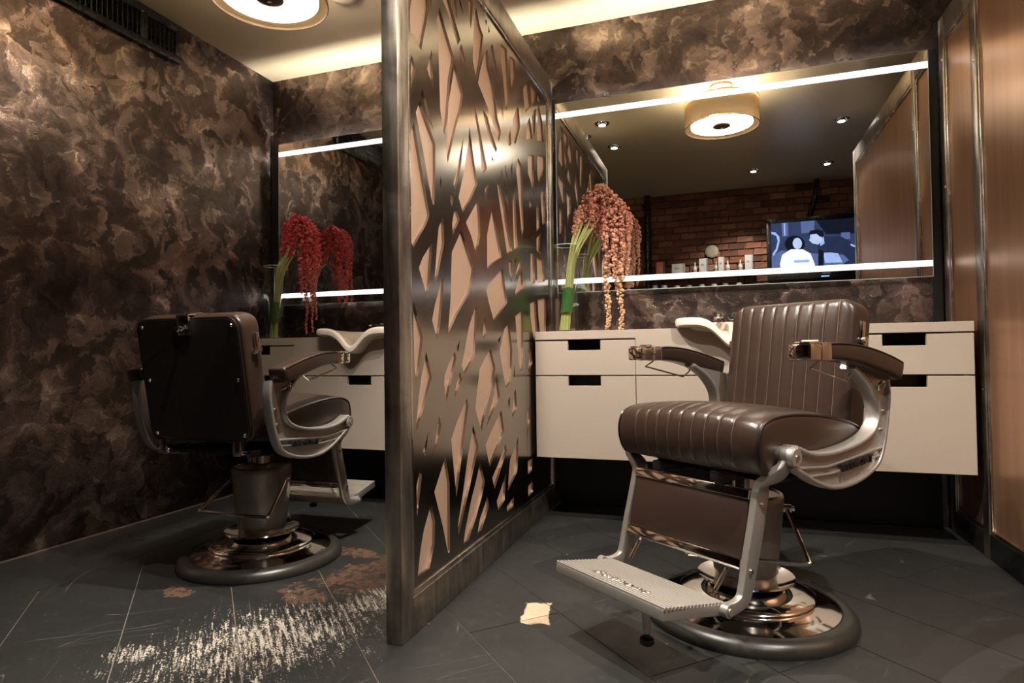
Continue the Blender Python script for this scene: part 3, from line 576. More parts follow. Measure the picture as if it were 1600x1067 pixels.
# ------------------------------------------------------------------ shampoo basins
def basin(cx, label):
    b = empty('shampoo_basin', (cx, 2.58, .85), 0, label, 'basin', 'shampoo basins')
    bm = B(); W, L = .225, .40
    def dip(x): return .088*math.exp(-(x/.068)**2)
    def outline(ins):
        w_, y0, y1, rd = W-ins, ins, L-ins, max(.075-ins*.6, .02); o = []
        def arc(cx_, cy_, a0): o.extend((cx_+rd*math.cos(math.radians(a0+9*k)), cy_+rd*math.sin(math.radians(a0+9*k))) for k in range(11))
        def seg(p, q, n_): o.extend((p[0]+(q[0]-p[0])*k/n_, p[1]+(q[1]-p[1])*k/n_) for k in range(1, n_))
        seg((-w_+rd, y0), (w_-rd, y0), 36); arc(w_-rd, y0+rd, -90); seg((w_, y0+rd), (w_, y1-rd), 8); arc(w_-rd, y1-rd, 0)
        seg((w_-rd, y1), (-w_+rd, y1), 8); arc(-w_+rd, y1-rd, 90); seg((-w_, y1-rd), (-w_, y0+rd), 8); arc(-w_+rd, y0+rd, 180)
        return o
    cache = {}
    def outer(a, inset, zoff):
        if inset not in cache: cache[inset] = outline(inset)
        x, y = cache[inset][a]
        fr = max(0, 1-y/.17)
        z = .034+.006*max(0, 1-y/.3)-dip(x)*min(1, fr*2.2)+zoff
        return Vector((x, y, z))
    rings = []
    A = range(len(outline(0)))
    def under(a, inset, dz):
        p = outer(a, inset, 0); p.z -= dz; return p
    for ins, z in ((.165, -.150), (.115, -.143), (.080, -.120), (.062, -.075)): rings.append([Vector((outer(a, ins, 0).x, max(.105, outer(a, ins, 0).y), min(z, outer(a, ins, 0).z-.045))) for a in A])
    rings.append([Vector((under(a, .06, .04).x, max(.104, under(a, .06, .04).y), under(a, .06, .04).z)) for a in A]); rings.append([under(a, .045, .038) for a in A]); rings.append([under(a, .012, .036) for a in A]); rings.append([under(a, .002, .030) for a in A])
    rings.append([outer(a, .0, -.012) for a in A]); rings.append([outer(a, .004, -.003) for a in A]); rings.append([outer(a, .012, 0) for a in A]); rings.append([outer(a, .03, -.001) for a in A]); rings.append([outer(a, .042, -.008) for a in A])
    for k, (ins, z) in enumerate(((.055, -.05), (.075, -.10), (.11, -.128), (.16, -.138))):
        rings.append([Vector((outer(a, ins, 0).x, max(.112+.3*(ins-.055), outer(a, ins, 0).y), min(z, outer(a, ins, 0).z-.01))) for a in A])
    vr = loft(bm, rings, False)
    bm.faces.new(vr[-1]); bm.faces.new(vr[0])
    mk('bowl', bm, 'ceramic', b, True, 50)
    bm = B(); lathe(bm, [(0, -.131), (.022, -.131), (.024, -.134), (.018, -.137), (0, -.137)], 20, (0, .2, 0)); mk('drain', bm, 'chrome', b)
    # tap body, lever and black spray head at the back of the bowl
    bm = B(); lathe(bm, [(.024, .03), (.024, .05), (.02, .056), (0, .057)], 20, (-.055, .33, 0)); box(bm, (-.055, .305, .062), (.014, .06, .008), .003); mk('tap', bm, 'chrome', b)
    bm = B(); tube(bm, catmull([(.015, .34, .03), (.015, .33, .055), (.01, .29, .062), (.01, .25, .05)], 4), .011, 10); lathe(bm, [(0, .046), (.022, .046), (.027, .056), (.024, .072), (0, .076)], 20, (.01, .235, -.01)); mk('spray_head', bm, 'blackp', b)
    return b
basin(.04, 'white shampoo basin with neck dip beside the back of the right chair')
basin(-1.70, 'white shampoo basin with neck dip under the left mirror')
# ================================================================== ceiling lamps
def drum(x, y, label):
    d = empty('drum_lamp', (x, y, ZC), 0, label, 'ceiling lamp', 'drum ceiling lamps')
    zb, zt, r = -.263, -.105, .222
    bm = B(); lathe(bm, [(0, 0), (.07, 0), (.07, -.014), (.05, -.022), (0, -.022)], 32); mk('canopy', bm, 'bronze', d)
    bm = B(); cyl(bm, (0, 0, -.02), (0, 0, zb-.012), .008, 12); mk('stem', bm, 'bronze', d)
    bm = B(); lathe(bm, [(r, zb), (r, zt), (r-.0015, zt), (r-.0015, zb)], 72, closed=True); mk('outer_shade', bm, 'shade', d)
    for z in (zb, zt):
        bm = B(); tube(bm, [(r*math.cos(2*PI*i/72), r*math.sin(2*PI*i/72), z) for i in range(72)], .0025, 6, True); mk('shade_ring', bm, 'bronze', d)
    ri = .186
    bm = B(); lathe(bm, [(ri, zb+.022), (ri, zt-.02), (ri-.001, zt-.02), (ri-.001, zb+.022)], 64, closed=True); mk('inner_shade', bm, 'inner', d)
    bm = B(); lathe(bm, [(0, zb+.012), (ri, zb+.012), (ri, zb+.018), (0, zb+.018)], 64); mk('diffuser', bm, 'disc', d)
    bm = B(); lathe(bm, [(0, zb-.004), (.034, zb-.002), (.053, zb+.004), (.055, zb+.011), (0, zb+.011)], 32); mk('finial', bm, 'bronze', d)
    for k in range(3):
        a = 2*PI*k/3+.3; bm = B(); cyl(bm, (0, 0, zt-.004), (r*math.cos(a), r*math.sin(a), zt-.004), .0025, 6); mk('spoke', bm, 'bronze', d)
    for k in range(3):
        a = 2*PI*k/3; l = bpy.data.lights.new('bulb', 'POINT'); l.energy = DRUM_W/3; l.color = WARM; l.shadow_soft_size = .03
        o = bpy.data.objects.new('bulb', l); link(o, d); o.location = (.09*math.cos(a), .09*math.sin(a), zt-.035)
drum(-1.668, 1.995, 'tan drum ceiling lamp hanging above the left chair')
drum(.02, 1.995, 'tan drum ceiling lamp above the right chair, reflected in the right mirror')
SP = [(-.80, 1.624, -.35, 1.85, 'chrome spot light over the near end of the divider'), (-.98, 1.40, -1.3, 1.5, 'chrome spot light left of the divider top, half hidden in the mirror'),
      (-.80, 1.09, -.55, 1.75, 'chrome spot light in front of the divider end'), (.30, -.03, .1, -.45, 'chrome spot light near the brick wall, left of the television pole'),
      (.91, -.02, .7, .5, 'chrome spot light near the brick wall, above the television'), (.846, 1.09, -.2, 1.9, 'chrome spot light above the near end of the copper divider')]
for (x, y, tx, ty, lab), gain in zip(SP, (1.9, .4, .8, .7, .7, 1.7)):
    s = empty('spot_light', (x, y, ZC), 0, lab, 'spot light', 'recessed ceiling spot lights')
    bm = B(); lathe(bm, [(.034, -.004), (.05, -.006), (.055, -.002), (.055, 0), (.034, 0)], 28, closed=True); mk('trim_ring', bm, 'chrome', s)
    bm = B(); lathe(bm, [(.026, -.002), (.026, -.016), (.029, -.016), (.031, -.002)], 24, closed=True); mk('lamp_cup', bm, 'chrome', s)
    bm = B(); lathe(bm, [(0, -.012), (.018, -.011), (.024, -.006), (.024, -.004), (0, -.004)], 24); mk('bulb_face', bm, 'bulb', s)
    l = bpy.data.lights.new('beam', 'SPOT'); l.energy = SPOT_W*gain; l.color = (1, .91, .80); l.spot_size = math.radians(95); l.spot_blend = .5; l.shadow_soft_size = .012
    o = bpy.data.objects.new('beam', l); link(o, s); o.location = (0, 0, -.022)
    dirv = Vector((tx-x, ty-y, -ZC)); o.rotation_euler = dirv.to_track_quat('-Z', 'Y').to_euler()
bm = B(); lathe(bm, [(0, 0), (.062, 0), (.066, -.006), (.058, -.016), (.04, -.022), (0, -.023)], 40, (0, 0, 0))
o = mk('smoke_detector', bm, 'white_fit'); o.location = (-1.63, 2.44, ZC); tag(o, 'cream round detector on the ceiling beside the left drum lamp', 'detector')
# ================================================================== barber chairs
def chair(cx, cy, ang, df, label, lx=0.0):
    """local axes: +y the way the sitter faces, +x the sitter's right"""
    ch = empty('barber_chair', (cx, cy, 0), math.radians(ang-90), label, 'chair', 'barber chairs')
    D = lambda p: (p[0], p[1]+df, p[2])
    # ---- base
    bm = B(); lathe(bm, [(0, 0), (.286, 0), (.289, .010), (.286, .022), (.276, .033), (.262, .039), (.248, .038), (.244, .03), (0, .03)], 72); mk('rubber_ring', bm, 'rubber', ch)
    bm = B(); lathe(bm, [(0, .031), (.246, .031), (.244, .037), (.220, .044), (.186, .051), (.181, .056), (.184, .064), (.178, .070), (.150, .078), (.122, .085), (.100, .090), (0, .091)], 72); base = mk('base_dome', bm, 'chrome', ch)
    bm = B(); lathe(bm, [(.085, .090), (.104, .094), (.122, .100), (.134, .108), (.132, .112), (.118, .105), (.100, .099), (.085, .096)], 56, closed=True); mk('collar', bm, 'chrome', ch)
    bm = B(); lathe(bm, [(0, .090), (.083, .090), (.083, .122), (.087, .124), (.106, .325), (.107, .338), (.103, .345), (.096, .347), (.094, .343), (0, .343)], 56); mk('column', bm, 'column', ch)
    bm = B(); lathe(bm, [(0, .342), (.034, .342), (.034, .42), (0, .42)], 24); mk('ram', bm, 'chrome', ch)
    # ---- under-seat frame
    bm = B(); box(bm, D((0, -.02, .425)), (.40, .30, .022), .004); box(bm, (0, df*.5, .41), (.12, .14, .03), .004)
    for s in (-1, 1):
        box(bm, D((s*.225, .02, .44)), (.09, .035, .022), .004); box(bm, D((s*.19, -.20, .435)), (.03, .12, .02), .003)
        box(bm, D((s*.10, .16, .43)), (.03, .16, .03), .004)
    mk('under_frame', bm, 'blackp', ch)
    # ---- seat cushion: closed side profile swept across, with stitched grooves
    SE = [-.165+.0413*i for i in range(9)]
    prof = catmull([(.205, .445), (.235, .462), (.252, .505), (.250, .545), (.228, .577), (.17, .594), (.08, .595), (-.04, .582), (-.14, .560), (-.20, .535), (-.215, .50), (-.20, .47), (-.10, .455), (.08, .445)], 5, True) if False else None
    PP = [(.205, .448), (.236, .464), (.252, .505), (.250, .545), (.230, .576), (.17, .592), (.08, .592), (-.04, .580), (-.14, .560), (-.205, .535), (-.226, .50), (-.21, .47), (-.10, .458), (.08, .448)]
    pf = catmull([(0, a, b) for a, b in PP], 5, True)
    cen = Vector((0, .03, .515)); nrm = []
    for i in range(len(pf)):
        tt = pf[(i+1) % len(pf)]-pf[i-1]; nn = Vector((0, tt.z, -tt.y)).normalized()
        if nn.dot(pf[i]-cen) < 0: nn = -nn
        nrm.append(nn)
    hw = .243; xs = [(-hw, .016, 0), (-hw+.003, .008, 0), (-hw+.008, .003, 0), (-hw+.016, 0, 0), (-.21, 0, 0)]
    for s in SE: xs += [(s-.0024, 0, 0), (s-.0008, 0, 1), (s+.0008, 0, 1), (s+.0024, 0, 0), (s+.012, 0, 0), (s+.029, 0, 0)]
    xs += [(.21, 0, 0), (hw-.016, 0, 0), (hw-.008, .003, 0), (hw-.003, .008, 0), (hw, .016, 0)]
    rings = []; flags = []
    for x, ins, gr in xs:
        crown = .016*(1-(x/hw)**2)
        ring = []
        for p, nn in zip(pf, nrm):
            k = max(0, nn.z) if p.z > .53 else 0
            q = p-nn*(ins+(.0010 if gr and p.z > .46 and p.y > -.2 and nn.z > -.5 else 0))
            ring.append(Vector((x, q.y+df+ (.006*(1-(x/hw)**2) if p.y > .2 else 0), q.z+crown*min(1, k*1.3))))
        rings.append(ring); flags.append(gr)
    bm = B(); vr = [[bm.verts.new(p) for p in r] for r in rings]; n = len(pf)
    for i in range(len(vr)-1):
        for j in range(n):
            f = bm.faces.new((vr[i][j], vr[i][(j+1) % n], vr[i+1][(j+1) % n], vr[i+1][j]))
            if flags[i] and flags[i+1]: f.material_index = 1
    bm.faces.new(vr[0]); bm.faces.new(vr[-1])
    seat = mk('seat', bm, ['leather', 'seam'], ch, True, 60)
    for s in (-1, 1):
        pts = [Vector((s*(hw-.004), p.y+df-nn.y*.004, p.z-nn.z*.004+.001)) for p, nn in zip(pf, nrm)]
        bm = B(); tube(bm, pts, .0036, 6, True); mk('piping', bm, 'leather_dk', seat)
    # ---- backrest
    bk = empty('backrest', (0, df, 0)); bk.parent = ch; bk.location = (0, df, 0)
    bot, top = Vector((0, -.226, .478)), Vector((0, -.298, .897)); ax = (top-bot); Lh = ax.length; ax.normalize(); nf = Vector((0, ax.z, -ax.y))
    W, Dp, rc, rk = .209, .044, .018, .050
    hs_ = sorted(set([0, .002, .006, .012, .02, .03, .04, .05]+[.05+(Lh-.1)*i/10 for i in range(11)]+[Lh-d for d in (0, .002, .006, .012, .02, .03, .04, .05)]))
    rings = []; fl = None; outline = []
    for h in hs_:
        d = min(h, Lh-h); ins = rk-math.sqrt(max(0, rk*rk-(rk-min(d, rk))**2)); e2 = .022; ins2 = e2-math.sqrt(max(0, e2*e2-(e2-min(d, e2))**2))
        w_, dp = W-ins, Dp-ins2; r_ = min(rc, dp*.8); c0 = bot+ax*h
        cols = []
        lim = w_-r_
        for s in SE: cols += [(s-.0024, 0), (s-.0008, 1), (s+.0008, 1), (s+.0024, 0), (s+.012, 0), (s+.029, 0)]
        pts = []
        for x, gr in [(-lim, 0)]+cols+[(lim, 0)]:
            xx = max(-lim, min(lim, x)); cr = .014*(1-(xx/W)**2)*min(1, d/.06)
            pts.append((xx, dp+cr-(.0010 if gr and d > .012 else 0), gr))
        for k in range(1, 6):
            a = PI/2*(1-k/5); pts.append((lim+r_*math.cos(a), dp-r_+r_*math.sin(a), 0))
        for k in range(0, 5):
            a = -PI/2*k/4; pts.append((lim+.01*math.cos(a)+r_-.01, -dp+.01+.01*math.sin(a), 0))
        for k in range(0, 5):
            a = PI*1.5-PI/2*k/4; pts.append((-lim+.01*math.cos(a)-r_+.01, -dp+.01+.01*math.sin(a), 0))
        for k in range(0, 5):
            a = PI-PI/2*k/5; pts.append((-lim+r_*math.cos(a), dp-r_+r_*math.sin(a), 0))
        fl = [p[2] for p in pts]; rings.append([c0+Vector((p[0], 0, 0))+nf*p[1] for p in pts])
    bm = B(); vr = [[bm.verts.new(p) for p in r] for r in rings]; n = len(fl)
    for i in range(len(vr)-1):
        for j in range(n):
            jj = (j+1) % n; f = bm.faces.new((vr[i][j], vr[i][jj], vr[i+1][jj], vr[i+1][j]))
            if fl[j] and fl[jj]: f.material_index = 1
    bm.faces.new(vr[0]); bm.faces.new(vr[-1]); bmesh.ops.remove_doubles(bm, verts=bm.verts, dist=1e-5)
    mk('back_cushion', bm, ['leather', 'seam'], bk, True, 60)
    def outl(off, yo, k=8):
        o = []
        for sx, sy, a0 in ((1, 1, 0), (-1, 1, 90), (-1, -1, 180), (1, -1, 270)):
            for j in range(k+1):
                a = math.radians(a0+90*j/k)
                o.append(bot+ax*(Lh/2+sy*(Lh/2-rk)+(rk-off)*math.sin(a))+Vector((sx*(W-rk)+(rk-off)*math.cos(a), 0, 0))+nf*yo)
        return o
    bm = B(); tube(bm, outl(.006, Dp-.012), .0038, 6, True); mk('piping', bm, 'leather_dk', bk)
    bm = B(); loft(bm, [outl(.010, -Dp+.004), outl(.010, -Dp-.008), outl(.013, -Dp-.011)], True); mk('rear_board', bm, 'backboard', bk, True, 30)
    bm = B(); tube(bm, outl(.009, -Dp-.007), .0035, 6, True); mk('board_edge', bm, 'leather_dk', bk)
    for x in (-.178, .178):
        for h in (.03, Lh/2, Lh-.035):
            bm = B(); lathe(bm, [(0, .006), (.004, .005), (.0065, .002), (.007, 0), (0, 0)], 12)
            q = (-nf).to_track_quat('Z', 'Y').to_matrix(); bmesh.ops.rotate(bm, cent=(0, 0, 0), matrix=q, verts=bm.verts)
            bmesh.ops.translate(bm, vec=bot+ax*h+Vector((x, 0, 0))-nf*(Dp+.011), verts=bm.verts); mk('screw', bm, 'chrome', bk)
    # headrest latch on the rear board
    bm = B(); rm = Matrix((Vector((1, 0, 0)), nf, ax)).transposed()
    box(bm, bot+ax*(Lh-.030)-nf*(Dp+.016), (.048, .009, .066), .002, rm); box(bm, bot+ax*(Lh+.003)-nf*(Dp-.016), (.048, .064, .005), .0015, rm)
    lt_ = mk('latch_plate', bm, 'chrome', bk)
    bm = B(); p0 = bot+ax*(Lh-.038)-nf*(Dp+.02); tube(bm, [p0, p0-nf*.012, p0-nf*.014, p0-nf*.024, p0-nf*.028], [.006, .006, .011, .011, .006], 14); mk('latch_knob', bm, 'chrome', bk)
    for s in (-1, 1):   # side brackets of the back
        bm = B(); p0 = bot+ax*(Lh-.10)+Vector((s*(W+.006), 0, 0))+nf*.008
        box(bm, p0, (.012, .016, .064), .003, rm); cyl(bm, p0-ax*.022-Vector((s*.006, 0, 0)), p0-ax*.022+Vector((s*.014, 0, 0)), .009, 14); box(bm, p0-ax*.03-nf*.014, (.01, .02, .012), .002, rm)
        mk('side_lever', bm, 'chrome', bk)
        bm = B(); box(bm, Vector((s*.15, -.276, .455)), (.03, .03, .05), .003); cyl(bm, (s*.13, -.276, .440), (s*.18, -.276, .440), .007, 12); mk('hinge', bm, 'chrome', bk)
    # ---- side castings
    outer = [(.176, .474), (.158, .465), (.125, .449), (.085, .429), (.03, .409), (-.025, .400), (-.10, .403), (-.172, .419), (-.225, .444), (-.252, .485), (-.272, .545), (-.287, .622), (-.281, .674)]
    inner = [(-.10, .706), (-.165, .670), (-.212, .619), (-.220, .569), (-.19, .528), (-.115, .503), (-.015, .491), (.06, .491), (.110, .499), (.140, .509), (.166, .518)]
    for s in (-1, 1):
        sf = empty('side_frame'); sf.parent = ch; sf.location = (0, df, 0)
        oc = catmull([(0, a, b) for a, b in outer], 3); ic = catmull([(0, a, b) for a, b in inner], 3)
        poly = [(p.y, p.z) for p in oc]+[(p.y, p.z) for p in ic]
        bm = B(); prism(bm, poly, 0, s*.258, s*.270, 0); mk('web', bm, 'cast', sf, True, 30)
        # rims: broad inner flange, narrow outer flange
        bm = B(); X = s*.265
        sweep(bm, [(X, p.y, p.z) for p in ic], rrect(.042, .013, .005, 3), (1, 0, 0)); mk('inner_rim', bm, 'cast', sf, True, 50)
        bm = B(); sweep(bm, [(X, p.y, p.z) for p in oc], rrect(.032, .011, .004, 3), (1, 0, 0)); mk('outer_rim', bm, 'cast', sf, True, 50)
        bm = B(); tube(bm, [(s*.236, .172, .496), (s*.242, .172, .496), (s*.284, .172, .496), (s*.287, .172, .496)], [.020, .0235, .0235, .020], 24); mk('pivot_boss', bm, 'cast', sf)
        bm = B(); tube(bm, [(s*.286, .172, .496), (s*.290, .172, .496)], .007, 12); mk('pivot_screw', bm, 'chrome', sf)
        # two ribs below and the lettering between
        bm = B(); sweep(bm, [(s*.272, .145, .466), (s*.272, .03, .457), (s*.272, -.245, .480)], rrect(.012, .008, .003, 2), (1, 0, 0))
        sweep(bm, [(s*.272, .10, .441), (s*.272, 0, .438), (s*.272, -.235, .460)], rrect(.010, .005, .002, 2), (1, 0, 0)); mk('rib', bm, 'cast', sf, True, 50)
        bm = text_bm('BELMONT', .026, .004, 0, .0006)
        for v in bm.verts: v.co = Vector((s*.2805+s*v.co.z, -.105+(v.co.x if s > 0 else -v.co.x)*1.15, .4535+v.co.y))
        # tilt the word with the rib
        for v in bm.verts: v.co.z += -(v.co.y+.105)*.082
        mk('raised_lettering', bm, 'blackp', sf, False)
        for yy, zz in ((-.245, .53), (-.257, .58)):
            bm = B(); tube(bm, [(s*.269, yy, zz), (s*.276, yy, zz), (s*.278, yy, zz)], [.006, .006, .003], 10); mk('bolt', bm, 'chrome', sf)
        # wing screw behind the arm
        bm = B(); tube(bm, catmull([(s*.272, -.235, .645), (s*.291, -.23, .65), (s*.298, -.215, .664), (s*.291, -.205, .655), (s*.286, -.212, .64)], 4), .0035, 8); mk('wing_screw', bm, 'chrome', sf)
        # ---- arm
        ar = empty('armrest'); ar.parent = ch; ar.location = (0, df, 0)
        path = catmull([(s*.278, .050, .7465), (s*.281, .01, .7465), (s*.286, -.06, .740), (s*.290, -.13, .727), (s*.292, -.20, .711), (s*.292, -.25, .697), (s*.292, -.272, .690)], 4); N = len(path)
        def sec(i, N=N):
            k = 1-.25*max(0, (i-(N-3))/2)**2; w_ = (.060+.008*min(1, i/10))*k; h_ = (.043+.010*min(1, i/12))*k
            return rrect(w_, h_, .013*k, 4)
        bm = B(); sweep(bm, path, sec, (1, 0, 0)); mk('arm_pad', bm, 'leather', ar, True, 50)
        for e in (-1, 1):
            bm = B(); tube(bm, [Vector((p.x+e*(.0285+.0035*min(1, i/10)), p.y, p.z+.0185+.004*min(1, i/12))) for i, p in enumerate(path[:-1])], .0024, 6); mk('piping', bm, 'leather_dk', ar)
        bm = B(); box(bm, (s*.278, .072, .7465), (.064, .046, .046), .006); mk('cap_sleeve', bm, 'chrome', ar)
        bm = B(); box(bm, (s*.278, .118, .7465), (.062, .046, .042), .006); box(bm, (s*.278, .107, .769), (.05, .06, .004), .0015); cap = mk('arm_cap', bm, 'chrome', ar)
        bm = B(); cyl(bm, (s*.256, .092, .772), (s*.300, .092, .772), .0035, 8); mk('lid_hinge', bm, 'chrome', ar)
        bm = B(); tube(bm, [(s*.278, .06, .722), (s*.278, .095, .706), (s*.273, -.075, .668), (s*.269, -.098, .684), (s*.269, -.105, .694)], .0025, 6); mk('towel_wire', bm, 'chrome', ar)
        # ---- leg castings
        lg = [(s*.262, .172, .496), (s*.258, .186, .468), (s*.238, .200, .446), (s*.212, .203, .426), (s*.204, .200, .40), (s*.204, .218, .33), (s*.204, .243, .25), (s*.204, .262, .188), (s*.204, .278, .160), (s*.204, .31, .150), (s*.204, .345, .152)]
        lp = catmull(lg, 4); nl = len(lp)
        bm = B(); sweep(bm, [(p.x, p.y+df, p.z) for p in lp], lambda i: rrect(.020, .030+.018*math.sin(PI*min(1, i/(nl-1)*1.15)), .004, 2), (1, 0, 0)); leg = mk('leg_casting', bm, 'cast', ch, True, 45)
        bm = B(); cyl(bm, D((s*.204, .345, .153)), D((s*.222, .345, .153)), .015, 18); cyl(bm, D((s*.222, .345, .153)), D((s*.226, .345, .153)), .008, 12); mk('foot_hinge', bm, 'cast', ch)
        for yy, zz in ((.205, .375), (.256, .225)):
            bm = B(); cyl(bm, D((s*.212, yy, zz)), D((s*.219, yy, zz)), .006, 12); mk('leg_bolt', bm, 'chrome', leg)
    # ---- calf panel with chrome strips
    def slab(name, yz0, yz1, th, hw_, mat, bev):
        a, b = Vector((0, yz0[0], yz0[1])), Vector((0, yz1[0], yz1[1])); d = b-a; l = d.length; d.normalize(); nn = Vector((0, d.z, -d.y))
        rm_ = Matrix((Vector((1, 0, 0)), nn, d)).transposed(); bm = B(); box(bm, (a+b)/2+Vector((0, df, 0)), (hw_*2, th, l), bev, rm_); return mk(name, bm, mat, ch)
    slab('calf_panel', (.249, .246), (.216, .388), .022, .192, 'leather', .006)
    slab('chrome_strip', (.217, .385), (.2115, .409), .032, .193, 'chrome', .003); slab('chrome_strip', (.2555, .222), (.2495, .247), .032, .193, 'chrome', .003)
    # ---- footrest plate with ribs
    fr = empty('footrest', (0, df, 0)); fr.parent = ch; fr.location = (0, df, 0)
    a, b = Vector((0, .325, .158)), Vector((0, .525, .190)); d = (b-a).normalized(); up = Vector((0, -d.z, d.y)); rm_ = Matrix((Vector((1, 0, 0)), d, up)).transposed()
    bm = B(); pl = [(-.196, 0), (.196, 0), (.190, .205), (-.190, .205)]
    prism(bm, pl, 2, -.026, .0, .003, 2)
    for v in bm.verts: v.co = a+Vector((v.co.x, 0, 0))+d*v.co.y+up*v.co.z
    mk('foot_plate', bm, 'cast', fr)
    nr = 17
    for i in range(nr):
        k = .006+i*.194/(nr-1)
        bm = B(); tube(bm, [a+d*k+up*.001+Vector((x, 0, 0)) for x in (-.193, .193)], .0042, 6); mk('rib', bm, 'cast', fr)
    bm = text_bm('Belmont', .048, .0016, .35, .0004)
    for v in bm.verts: v.co = a+d*(.155-v.co.y*.8)+up*(.0045+v.co.z)+Vector((-v.co.x, 0, 0))
    mk('script_emblem', bm, 'chrome', fr, False)
    bm = B(); pb = a+d*.165+Vector((-.10, 0, 0)); tube(bm, [pb-up*.02, pb+Vector((0, 0, -.085))], .0095, 14); mk('peg', bm, 'cast', fr)
    bm = B(); q = pb+Vector((0, 0, -.085)); tube(bm, [q+Vector((0, 0, .006)), q+Vector((0, 0, -.010)), q+Vector((0, 0, -.012)), q+Vector((0, 0, -.024)), q+Vector((0, 0, -.028))], [.006, .007, .016, .017, .012], 16); mk('peg_knob', bm, 'blackp', fr)
    for s in (-1, 1):
        bm = B(); tube(bm, [D((s*.150, .235, .24)), D((s*.145, .30, .17))], .006, 8); mk('strut', bm, 'chrome', fr)
        fr.children[-1].location = (0, -df, 0)
    # ---- pedal bar hinged on the pedestal, which stays square to the wall when the seat turns
    rz_ = Matrix.Rotation(-math.radians(ang-90), 3, 'Z')
    def E(p): return rz_ @ Vector(p)
    bm = B(); tube(bm, catmull([E((-.112, -.005, .302)), E((-.118, -.02, .292)), E((-.150, -.135, .208)), E((-.145, -.148, .200)), E((-.125, -.150, .198)), E((.125, -.150, .198)), E((.145, -.148, .200)), E((.150, -.135, .208)), E((.118, -.02, .292)), E((.112, -.005, .302))], 3), .0062, 10); mk('pedal_bar', bm, 'chrome', ch)
    for s in (-1, 1):
        bm = B(); cyl(bm, E((s*.09, .0, .305)), E((s*.125, .0, .305)), .011, 14); cyl(bm, E((s*.125, .0, .305)), E((s*.133, 0, .305)), .006, 10); mk('bar_hinge', bm, 'chrome', ch)
    for o in ch.children:
        if lx and o.name.split('.')[0] not in ('rubber_ring', 'base_dome', 'collar', 'column', 'ram', 'pedal_bar', 'bar_hinge'): o.location.x += lx
    return ch
chair(.05, 1.92, 232, 0.0, 'brown leather barber chair facing the camera with its ribbed footrest in front', .010)
chair(-1.65, 1.92, 92, -.012, 'barber chair turned away, showing its black backboard, facing the left mirror', -.006)
